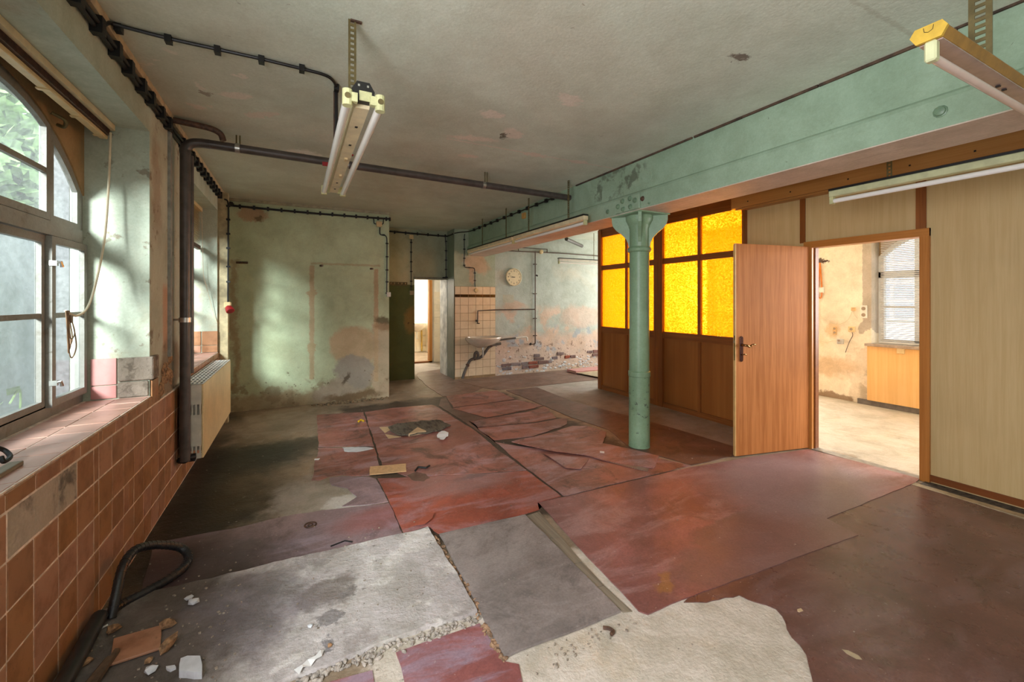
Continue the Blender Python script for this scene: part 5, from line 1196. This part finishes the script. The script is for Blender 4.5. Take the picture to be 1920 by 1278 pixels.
sheet('tiny white paper scrap on the left red sheet', [(0.146, 4.309), (0.199, 4.297), (0.183, 4.246), (0.140, 4.268)], m_paper, z0=0.006, t=0.002, seed=34, cat='paper', name='paper', jag=0.001)
sheet('flat white flake torn on the red sheet left of the seam', [(0.401, 4.514), (0.633, 4.413), (0.682, 4.337), (0.620, 4.319), (0.511, 4.309), (0.408, 4.377)], m_plasterchunk, z0=0.006, t=0.0015, seed=35, cat='flake', name='plaster_flake', jag=0.008, step=0.03)
sheet('pale flake lying on the maroon sheet at the lower right', [(2.094, 1.188), (2.124, 1.181), (2.114, 1.159), (2.083, 1.163), (2.079, 1.177)], m_beige, z0=0.004, t=0.003, seed=36, cat='flake', name='plaster_flake', jag=0.004, step=0.02)
sheet('long worn hole with a pale bottom in the maroon sheet', [(2.021, 0.970), (2.045, 0.952), (2.054, 0.915), (2.039, 0.893), (2.015, 0.908), (2.009, 0.943)], m_palestrip, z0=0.0042, t=0.0006, seed=37, cat='tear', name='floor_tear', jag=0.004, step=0.02)
b = B(); p0 = (0.081, 3.042)
n_ = 24
for k in range(n_): pass
tube(b, [(p0[0] + 0.034 * math.cos(2 * math.pi * k / n_), p0[1] + 0.034 * math.sin(2 * math.pi * k / n_), 0.009) for k in range(n_ + 1)], 0.005, 6)
tube(b, [(p0[0] + 0.014 * math.cos(2 * math.pi * k / n_), p0[1] + 0.014 * math.sin(2 * math.pi * k / n_), 0.008) for k in range(n_ + 1)], 0.004, 6)
obj('rusty_washer', b, m_rust, None, 'rusty round washer lying on the lilac strip', 'washer')
b = B(); tube(b, [(0.661, 5.368, 0.015), (0.696, 5.407, 0.020), (0.721, 5.363, 0.015)], 0.012, 6); obj('yellow_wrapper', b, plain('yellow_foil', (214, 176, 40), 0.3), None, 'crumpled yellow wrapper on the dark red sheet', 'wrapper')
b = B(); tube(b, [(-0.02, 2.62, 0.010), (0.08, 2.66, 0.012), (0.12, 2.63, 0.010)], 0.005, 6); obj('twig', b, m_bark, None, 'short brown twig on the lilac strip', 'twig')
b = B(); tube(b, [(0.18, 2.72, 0.010), (0.26, 2.74, 0.012), (0.30, 2.71, 0.010)], 0.004, 6); obj('twig', b, m_black, None, 'black twig on the lilac strip nearer the red part', 'twig')
b = B(); tube(b, smoothpts([(p[0], p[1], z) for p, z in (((1.209, 1.500), 0.010), ((1.227, 1.481), 0.012), ((1.233, 1.461), 0.010), ((1.215, 1.453), 0.010))]), [0.008] * 16, 7); obj('bent_bracket', b, m_rust, None, 'small bent rusty bracket at the edge of the pale screed', 'bracket')
b = B(); tube(b, smoothpts([(p[0], p[1], z) for p, z in (((1.728, 3.168), 0.012),) * 1] + [(0.93, 3.56, 0.012), (0.96, 3.60, 0.014), (1.0, 3.57, 0.012)]) if False else [(0.90, 3.60, 0.012), (0.94, 3.66, 0.016), (1.0, 3.62, 0.012), (1.04, 3.66, 0.010)], 0.009, 6); obj('burnt_scrap', b, m_black, None, 'charred black scrap right of the cardboard strip', 'scrap')
sheet('dark burnt patch flake right of the cardboard strip', [(0.815, 3.555), (0.906, 3.596), (0.974, 3.512), (0.982, 3.412), (0.912, 3.366), (0.824, 3.445)], ms_brown, z0=0.0052, t=0.001, seed=38, cat='flake', name='burnt_flake', jag=0.012, step=0.03)
b = B(); tube(b, [(1.000, -2.316, 0.312)] if False else [(1.03, 2.995, 0.011), (1.08, 2.97, 0.03), (1.13, 2.985, 0.011)], 0.012, 6); b.free()
sheet('torn red flap curling at the near corner of the bright red sheet', [(0.647, 2.705), (0.739, 2.792), (0.834, 2.807), (0.802, 2.737), (0.739, 2.688)], ms_redbright, z0=0.007, t=0.003, seed=39, cat='scrap', name='linoleum_scrap', lift=lambda x, y: 0.015, jag=0.004)

# hose in the left corner
hs = thing('rubber_hose', 'thick black rubber hose looping out from the foot of the tiled wall', 'hose', (-0.75, 2.6, 0.0))
hp = [(-0.755, 1.9, 0.05), (-0.765, 2.2, 0.05), (-0.770, 2.38, 0.055), (-0.775, 2.50, 0.06)]
b = B(); tube(b, smoothpts(hp), 0.030, 14); obj('thick_hose', b, m_rubber, hs, smooth=True)
lp = [(-0.742, 2.52, 0.03), (-0.735, 2.56, 0.11), (-0.735, 2.64, 0.19), (-0.72, 2.74, 0.21), (-0.68, 2.83, 0.18), (-0.62, 2.90, 0.13), (-0.565, 2.935, 0.08), (-0.53, 2.90, 0.045), (-0.535, 2.83, 0.03), (-0.58, 2.75, 0.028), (-0.65, 2.68, 0.028), (-0.72, 2.62, 0.03), (-0.755, 2.56, 0.035)]
b = B(); tube(b, smoothpts(lp), 0.020, 12); obj('loop', b, m_rubber, hs, smooth=True)
b = B(); L_ = smoothpts(lp, 8)
for i in range(4, len(L_) - 4, 2):
    dd = (L_[i + 1] - L_[i]).normalized(); tube(b, [L_[i] - dd * 0.002, L_[i] + dd * 0.002], 0.0215, 12)
obj('ribs', b, m_rubber, hs, kind='stuff')

# rubble in the left foreground
tl = tile
b = B()
q = [(-0.649, 2.191), (-0.685, 2.353), (-0.526, 2.357), (-0.495, 2.203)]
prism(b, [tuple(p) for p in q], 0.026, 0.036); obj('loose_tile', b, m_tile, None, 'loose terracotta tile lying flat among the rubble in the left foreground', 'tile', bevel=0.0015)
def chunk(u, s, mat, label, seed, cat='rubble', name='rubble_chunk', z=0.024, group=None, sq=(1, 1, 0.6)):
    rs = random.Random(seed); b = B()
    bmesh.ops.create_icosphere(b, subdivisions=1, radius=1.0)
    for v in b.verts:
        k = 1 + rs.uniform(-0.32, 0.25); v.co = Vector((v.co.x * s * k * sq[0], v.co.y * s * k * sq[1], (v.co.z) * s * k * sq[2]))
    rot = Matrix.Rotation(rs.random() * 6, 4, 'Z')
    for v in b.verts: v.co = rot @ v.co
    mz = min(v.co.z for v in b.verts)
    for v in b.verts: v.co += Vector((u[0], u[1], z - mz - 0.002))
    return obj(name, b, mat, None, label, cat, group)
chunk((-0.500, 2.347), 0.030, m_chunk, 'ochre brick fragment at the far corner of the loose tile', 1, sq=(0.7, 1.2, 0.8))
chunk((-0.463, 2.193), 0.036, m_chunk, 'ochre brick fragment right of the loose tile', 2, sq=(0.6, 1.4, 0.7))
chunk((-0.703, 2.417), 0.026, m_chunk, 'ochre brick fragment left of the loose tile near the hose', 3, sq=(0.8, 1.2, 0.8))
sheet('thick white plaster chunk at the bottom left edge of the photo', [(-0.410, 2.084), (-0.384, 2.090), (-0.335, 2.065), (-0.318, 2.008), (-0.315, 1.963), (-0.402, 2.010)], m_plasterchunk, z0=0.022, t=0.028, seed=40, cat='plaster', name='plaster_chunk', jag=0.003, step=0.03)
sheet('flat grey plaster flake left of the white chunk', [(-0.457, 2.091), (-0.420, 2.084), (-0.411, 2.063), (-0.434, 2.054), (-0.451, 2.070)], m_plasterchunk, z0=0.022, t=0.010, seed=41, cat='plaster', name='plaster_chunk', jag=0.003, step=0.03)
chunk((-0.459, 2.518), 0.020, m_plasterchunk, 'white plaster lump on the slab, farther of the two', 4)
chunk((-0.431, 2.476), 0.022, m_plasterchunk, 'white plaster lump on the slab, nearer of the two', 5)
chunk((-0.519, 2.152), 0.016, m_chunk, 'small ochre crumb below the loose tile', 6)
chunk((-0.499, 2.089), 0.026, m_plasterchunk, 'grey plaster lump at the bottom edge left of the flake', 7, sq=(1.2, 0.8, 0.7))
chunk((-0.740, 2.254), 0.022, m_chunk, 'ochre crumb beside the split board at the tiled wall', 8)
chunk((0.055, 2.067), 0.012, m_plasterchunk, 'small white crumb in the middle of the slab', 9)
chunk((0.123, 1.914), 0.012, m_chunk, 'small tan crumb near the front edge of the slab', 10)
b = B(); tube(b, [(-0.70, 2.02, 0.04), (-0.66, 2.22, 0.035)], 0.018, 6); tube(b, [(-0.67, 2.05, 0.04), (-0.645, 2.25, 0.045)], 0.012, 5); obj('split_board', b, m_bark, None, 'split dark wooden stick beside the thick hose', 'wood')
sheet('clear plastic film scrap at the front edge of the slab', [(-0.014, 1.849), (0.037, 1.877), (0.086, 1.903), (0.106, 1.905), (0.096, 1.861), (0.054, 1.836), (0.008, 1.807)], m_paper, z0=0.024, t=0.001, seed=42, cat='film', name='plastic_film', jag=0.012, step=0.02, lift=lambda x, y: 0.012 * abs(math.sin(x * 60)))
b = B(); tube(b, [(-0.769, 2.450, 0.030), (-0.739, 2.472, 0.030)], 0.004, 5); obj('white_stick', b, m_paper, None, 'thin white stick beside the end of the hose', 'stick')
# grit along the broken edges of the slab
b = B(); rs = random.Random(3)
def grit(b, p, q, n, w, s0, s1, z=0.004):
    for k in range(n):
        t_ = rs.random(); x = p[0] + (q[0] - p[0]) * t_ + rs.gauss(0, w); y = p[1] + (q[1] - p[1]) * t_ + rs.gauss(0, w); s = rs.uniform(s0, s1)
        bmesh.ops.create_icosphere(b, subdivisions=1, radius=s, matrix=Matrix.Translation((x, y, z + s * 0.2)) @ Matrix.Rotation(rs.random() * 6, 4, 'Z') @ Matrix.Diagonal((1.4, 0.8, 0.7, 1)))
grit(b, (0.751, 2.564), (0.759, 1.799), 90, 0.010, 0.004, 0.016); grit(b, (0.747, 1.769), (0.746, 1.547), 40, 0.010, 0.004, 0.014)
obj('edge_grit', b, plain('brown_grit', (148, 118, 92), 0.95, var=0.3, scale=40), None, 'brown grit and crumbled edge between the pale slab and the grey board', 'grit', kind='stuff')
b = B(); grit(b, (0.737, 1.810), (0.310, 1.820), 110, 0.018, 0.003, 0.011); grit(b, (0.310, 1.820), (0.008, 1.807), 110, 0.018, 0.003, 0.013)
obj('edge_grit', b, plain('concrete_grit', (168, 158, 148), 0.95, var=0.2, scale=40), None, 'pale crumbled concrete along the broken front edge of the slab', 'grit', kind='stuff')
b = B(); grit(b, (0.805, 1.475), (1.345, 1.484), 40, 0.03, 0.002, 0.007)
obj('edge_grit', b, m_crumb, None, 'fine grit along the near edge of the grey board by the pale screed', 'grit', kind='stuff')
# crumbs nobody could count
b = B(); rs = random.Random(11)
def crumb(x, y, z, s):
    m_ = Matrix.Translation((x, y, z)) @ Matrix.Rotation(rs.random() * 6, 4, 'Z') @ Matrix.Diagonal((s * rs.uniform(0.6, 1.6), s, s * 0.5, 1))
    bmesh.ops.create_cube(b, size=1.0, matrix=m_)
for k in range(120): crumb(rs.uniform(-0.76, -0.25), rs.gauss(2.3, 0.28), 0.024, rs.choice((0.004, 0.006, 0.009)))
for k in range(80): crumb(rs.uniform(-0.3, 0.75), rs.uniform(1.95, 2.75), 0.0235, rs.choice((0.003, 0.004, 0.007)))
for k in range(260):
    x = rs.uniform(-0.7, 4.2); y = rs.uniform(1.4, 6.0)
    crumb(x, y, 0.0075, rs.choice((0.003, 0.004, 0.004, 0.007)))
obj('crumbs', b, m_crumb, None, 'tiny crumbs of plaster and grit scattered over the floor', 'crumbs', kind='stuff')
b = B()
for k in range(140):
    x = 0.72 + rs.gauss(0, 0.22); y = 6.56 - abs(rs.gauss(0, 0.05)); s = rs.uniform(0.008, 0.03)
    bmesh.ops.create_icosphere(b, subdivisions=1, radius=s, matrix=Matrix.Translation((x, y, s * 0.3)) @ Matrix.Diagonal((1, 1, 0.8, 1)))
obj('plaster_heap', b, plain('dark_rubble', (122, 104, 80), 0.95, var=0.3, scale=30), None, 'low heap of crumbled plaster at the foot of the green back wall', 'rubble', kind='stuff')

# ------------------------------------------------------------------ back wall fittings
for i, (x, z, lab) in enumerate(((-0.60, 1.955, 'rusty pipe stub sticking out high at the left of the back wall'), (0.30, 1.95, 'short rusty pipe stub in the middle of the back wall'), (0.98, 1.93, 'short rusty pipe stub at the right of the back wall'))):
    b = B(); tube(b, [(x - 0.10 if i == 0 else x, 6.60, z), (x + 0.03, 6.57, z)], 0.014, 8); obj('pipe_stub', b, m_rust, None, lab, 'pipe', smooth=True)

# ------------------------------------------------------------------ washroom basin
wb = thing('wash_basin', 'white basin in the bright washroom seen through the far doorway', 'basin', (3.05, 11.9, 0.6))
b = B(); rings = []
for (rx, ry, z) in ((0.06, 0.06, 0.60), (0.16, 0.14, 0.66), (0.25, 0.22, 0.76), (0.27, 0.24, 0.84), (0.25, 0.22, 0.845), (0.16, 0.14, 0.75), (0.05, 0.05, 0.72)):
    rings.append([b.verts.new((3.02 + rx * math.cos(2 * math.pi * k / 20), 11.83 + ry * math.sin(2 * math.pi * k / 20), z)) for k in range(20)])
for r0, r1 in zip(rings, rings[1:]):
    for k in range(20): b.faces.new((r0[k], r0[(k + 1) % 20], r1[(k + 1) % 20], r1[k]))
b.faces.new(rings[0][::-1]); b.faces.new(rings[-1]); obj('bowl', b, m_ceramic, wb, smooth=True)
b = B(); tube(b, [(3.02, 11.9, 0.62), (3.02, 11.9, 0.42), (3.06, 12.0, 0.40)], 0.03, 10); obj('trap', b, m_whiteplastic, wb, smooth=True)
b = B(); tube(b, [(3.20, 12.06, 0.75), (3.20, 12.04, 0.02)], 0.018, 8); obj('supply_pipe', b, m_lampyellow, wb, smooth=True)
b = B(); tube(b, smoothpts([(3.02, 12.075, 1.08), (3.02, 12.0, 1.10), (3.02, 11.94, 1.06)]), 0.014, 8); obj('tap', b, m_chrome, wb, smooth=True)

# ------------------------------------------------------------------ side room
SX = 7.18
def side_box(u0, u1, z0, z1, d_, mat, name, label, cat): return obj(name, bx(SX - d_, SX, u0, u1, z0, z1), mat, None, label, cat, bevel=0.004)
obj('window_sill', bx(7.06, 7.30, 1.30, 3.09, 0.83, 0.862), plain('grey_brown_sill', (168, 148, 132), 0.5), wall_right)
so_ = thing('window_panel', 'pale wooden panel under the side room window', 'panel', (7.1, 2.2, 0.07))
obj('board', bx(7.10, 7.16, 1.35, 3.075, 0.075, 0.825), wood('birch_panel', (226, 176, 110), (236, 190, 128), 'Z', 0.4, 0.5), so_)
obj('plinth', bx(7.12, 7.16, 1.35, 3.20, 0.0, 0.07), plain('dark_plinth', (104, 96, 90), 0.6), so_)
obj('junction_box', bx(7.08, 7.10, 2.66, 2.74, 0.76, 0.83), m_bakelite, so_, bevel=0.003)
root4 = thing('window_4', None, None, (7.45, 2.2, 0.86), kind=ST)
yc, hw = 2.205, 0.855
A4 = lambda y: az(min(0.88, abs(y)) * 0.88 / hw)
b = B(); ring(b, yc, -hw, hw, 0.86, A4, 0.06, 7.38, 7.45, 14); obj('outer_frame', b, plain('white_frame_paint', (214, 212, 208), 0.5, var=0.05), root4)
m_wf = b and bpy.data.materials['white_frame_paint']
b = B()
for i in range(12):
    ya_, yb_ = yc + hw * (i / 12 * 2 - 1), yc + hw * ((i + 1) / 12 * 2 - 1)
    prism(b, [(ya_, A4(ya_ - yc)), (yb_, A4(yb_ - yc)), (yb_, 2.56), (ya_, 2.56)], 0, 0.05, YZ(7.40))
obj('spandrel', b, m_spandrel, root4)
obj('transom', bx(7.38, 7.46, yc - hw, yc + hw, 1.78, 1.86), m_wf, root4)
for s in (-1, 1): obj('mullion', bx(7.38, 7.46, yc + s * 0.43 - 0.03, yc + s * 0.43 + 0.03, 0.86, 2.38), m_wf, root4)
obj('glazing_bar', bx(7.40, 7.44, yc - hw + 0.06, yc + hw - 0.06, 1.36, 1.39), m_wf, root4)
for (a_, c_) in ((-hw + 0.06, -0.46), (-0.40, 0.40), (0.46, hw - 0.06)):
    for (z0, z1) in ((0.92, 1.36), (1.39, 1.78)): pane(yc, a_, c_, z0, z1, 7.42, root4, m_clear)
    pane(yc, a_, c_, 1.86, lambda y: A4(y) - 0.06, 7.42, root4, m_clear)
bl4 = thing('venetian_blind', 'white venetian blind lowered in the side room window seen through the door', 'blind', (7.28, 2.2, 0.88))
obj('headrail', bx(7.25, 7.30, 1.37, 3.0, 2.38, 2.42), m_blindwhite, bl4)
b = B(); z = 2.37
while z > 0.90:
    for v in box(b, 7.262, 7.286, 1.38, 2.99, z - 0.0012, z + 0.0012):
        if v.co.x > 7.27: v.co.z -= 0.010
    z -= 0.024
obj('slats', b, m_blindwhite, bl4, kind='stuff')
obj('bottom_rail', bx(7.258, 7.29, 1.38, 2.99, 0.875, 0.89), m_blindwhite, bl4)
# sockets and wires on the side room wall
def sbox(name, label, y, z, w, h, mat, cat, d_=0.03, extra=None):
    r_ = thing(name, label, cat, (SX, y, z - h / 2))
    obj('cover', bx(SX - d_, SX, y - w / 2, y + w / 2, z - h / 2, z + h / 2), mat, r_, bevel=0.004)
    for (dy, dz, rr_) in (extra or ()):
        b = B(); lathe(b, [(rr_, 0), (rr_, 0.003)], (SX - d_ + 0.002, y + dy, z + dz), 12, (-1, 0, 0)); obj('insert', b, plain('socket_insert', (150, 130, 110), 0.5), r_)
    return r_
sbox('double_socket', 'white double socket at the edge of the grey strip in the side room', 3.14, 1.30, 0.07, 0.18, m_whiteplastic, 'socket', extra=((0, 0.045, 0.026), (0, -0.045, 0.026)))
sbox('wall_socket', 'yellowed square socket on the side room wall', 3.29, 1.045, 0.08, 0.08, m_bakelite, 'socket', extra=((0, 0, 0.02),))
sbox('wall_socket', 'small round junction on the side room wall with loose wires', 3.27, 1.335, 0.05, 0.05, plain('wall_junction', (214, 176, 130), 0.5), 'socket')
sbox('wall_socket', 'grey square socket low on the side room wall', 3.435, 0.855, 0.08, 0.075, plain('grey_socket', (176, 172, 166), 0.4), 'socket', extra=((0.012, 0.012, 0.016),))
sbox('wall_socket', 'open round double socket holes on the side room wall', 3.515, 1.01, 0.05, 0.12, plain('hole_plate', (206, 168, 116), 0.6), 'socket', d_=0.008, extra=((0, 0.03, 0.018), (0, -0.03, 0.018)))
sbox('junction_box', 'small white box hanging on the orange cable in the side room', 3.685, 1.62, 0.06, 0.08, m_whiteplastic, 'junction box')
def wire(label, pts, r, mat, name='loose_wire'):
    b = B(); tube(b, smoothpts([(SX - 0.012, y, z) for y, z in pts]), r, 6); obj(name, b, mat, None, label, 'wire', smooth=True)
wire('orange cable dangling from the dark wall hole in the side room', [(3.715, 2.04), (3.72, 1.85), (3.735, 1.65), (3.73, 1.52), (3.70, 1.50), (3.685, 1.54), (3.685, 1.58)], 0.009, m_orange)
wire('orange cable running from the wall hole to the small white box', [(3.71, 2.04), (3.695, 1.85), (3.685, 1.66)], 0.009, m_orange)
wire('thin wire hanging down the left of the side room wall', [(3.735, 1.50), (3.735, 1.25), (3.725, 1.0), (3.72, 0.87), (3.62, 0.83), (3.53, 0.86), (3.475, 0.86)], 0.004, m_cord)
wire('thin wire sagging between the hooks on the side room wall', [(3.70, 1.23), (3.58, 1.14), (3.46, 1.11), (3.34, 1.18), (3.28, 1.32)], 0.004, m_cord)
wire('dark wire hanging from the yellowed socket', [(3.285, 1.0), (3.28, 0.95), (3.32, 0.86), (3.37, 0.70)], 0.004, m_rust)
wire('short wire hanging from the round junction', [(3.27, 1.31), (3.25, 1.25), (3.22, 1.20)], 0.004, m_cord)

# ------------------------------------------------------------------ outside
bld = thing('facade_building', 'pale building with rows of paned windows outside the side room', 'building', (15.5, 4, -0.4))
m_fac = plain('pale_facade', (232, 226, 216), 0.8, var=0.05, scale=2); m_fwin = plain('facade_pane', (150, 162, 186), 0.15, var=0.15, scale=1)
obj('facade', bx(15.0, 16.0, -8, 16, -0.4, 4.2), m_fac, bld)
for y in (-0.3, 2.5, 5.3, 8.1):
    w_ = obj('window_frame', bx(14.94, 15.0, y, y + 1.7, 0.9, 3.1), m_wf, bld)
    for i in range(3):
        for j in range(4): obj('pane', bx(14.92, 14.945, y + 0.1 + 0.53 * i, y + 0.52 + 0.53 * i, 1.0 + 0.52 * j, 1.40 + 0.52 * j), m_fwin, w_)
def tree(x, y, h, rr_, seed, label):
    t_ = thing('tree', label, 'tree', (x, y, -0.4), 'trees behind the yard wall')
    rs = random.Random(seed)
    b = B(); tube(b, [(x, y, -0.4), (x + 0.1, y, h * 0.5), (x, y + 0.1, h * 0.8)], [0.14, 0.1, 0.05], 8); obj('trunk', b, m_bark, t_)
    b = B()
    for k in range(2400):
        v = Vector((rs.gauss(0, 1), rs.gauss(0, 1), rs.gauss(0, 1))).normalized() * rr_ * rs.random() ** 0.4
        c_ = Vector((x, y, h)) + Vector((v.x, v.y, v.z * 0.8)); u_ = Vector((rs.gauss(0, 1), rs.gauss(0, 1), rs.gauss(0, 1))).normalized() * 0.24; w_ = u_.orthogonal().normalized() * 0.12
        b.faces.new([b.verts.new(c_ - u_), b.verts.new(c_ + w_), b.verts.new(c_ + u_), b.verts.new(c_ - w_)])
    me = bpy.data.meshes.new('crown'); b.to_mesh(me); b.free(); me.materials.append(m_leafgreen)
    o = bpy.data.objects.new('crown', me); C.objects.link(o); put_parent(o, t_)
for (tx, ty, th, tr, sd, lb) in ((-6.6, 13.2, 4.6, 2.0, 1, 'left of the three'), (-7.0, 17.4, 5.0, 2.1, 2, 'middle one of the three'), (-6.8, 21.6, 4.8, 2.0, 3, 'right one of the three')):
    tree(tx, ty, th, tr, sd, 'leafy green tree beyond the yard wall outside the first window, ' + lb)
b = B()
for k in range(7):
    a_ = -0.6 + k * 0.2; c_ = Vector((-1.75, 4.15, -0.4)); dirv = Vector((0.15 * math.sin(a_ * 3), -0.2 + a_ * 0.5, 1)).normalized(); L_ = 1.15 + 0.12 * math.sin(k * 2.1)
    p1 = c_ + dirv * L_; tube(b, smoothpts([c_, c_ + dirv * L_ * 0.6, p1, p1 + Vector((0, 0.12 * (1 if k % 2 else -1), -0.05))]), 0.006, 5)
    e_ = Vector((0, 0.16 * (1 if k % 2 else -1), 0.05)); w_ = Vector((0.03, 0, 0.03))
    b.faces.new([b.verts.new(p1), b.verts.new(p1 + e_ * 0.5 + w_), b.verts.new(p1 + e_), b.verts.new(p1 + e_ * 0.5 - w_)])
obj('green_weed', b, m_leafgreen, None, 'green leafy weed outside the lower panes of the first window', 'plant')
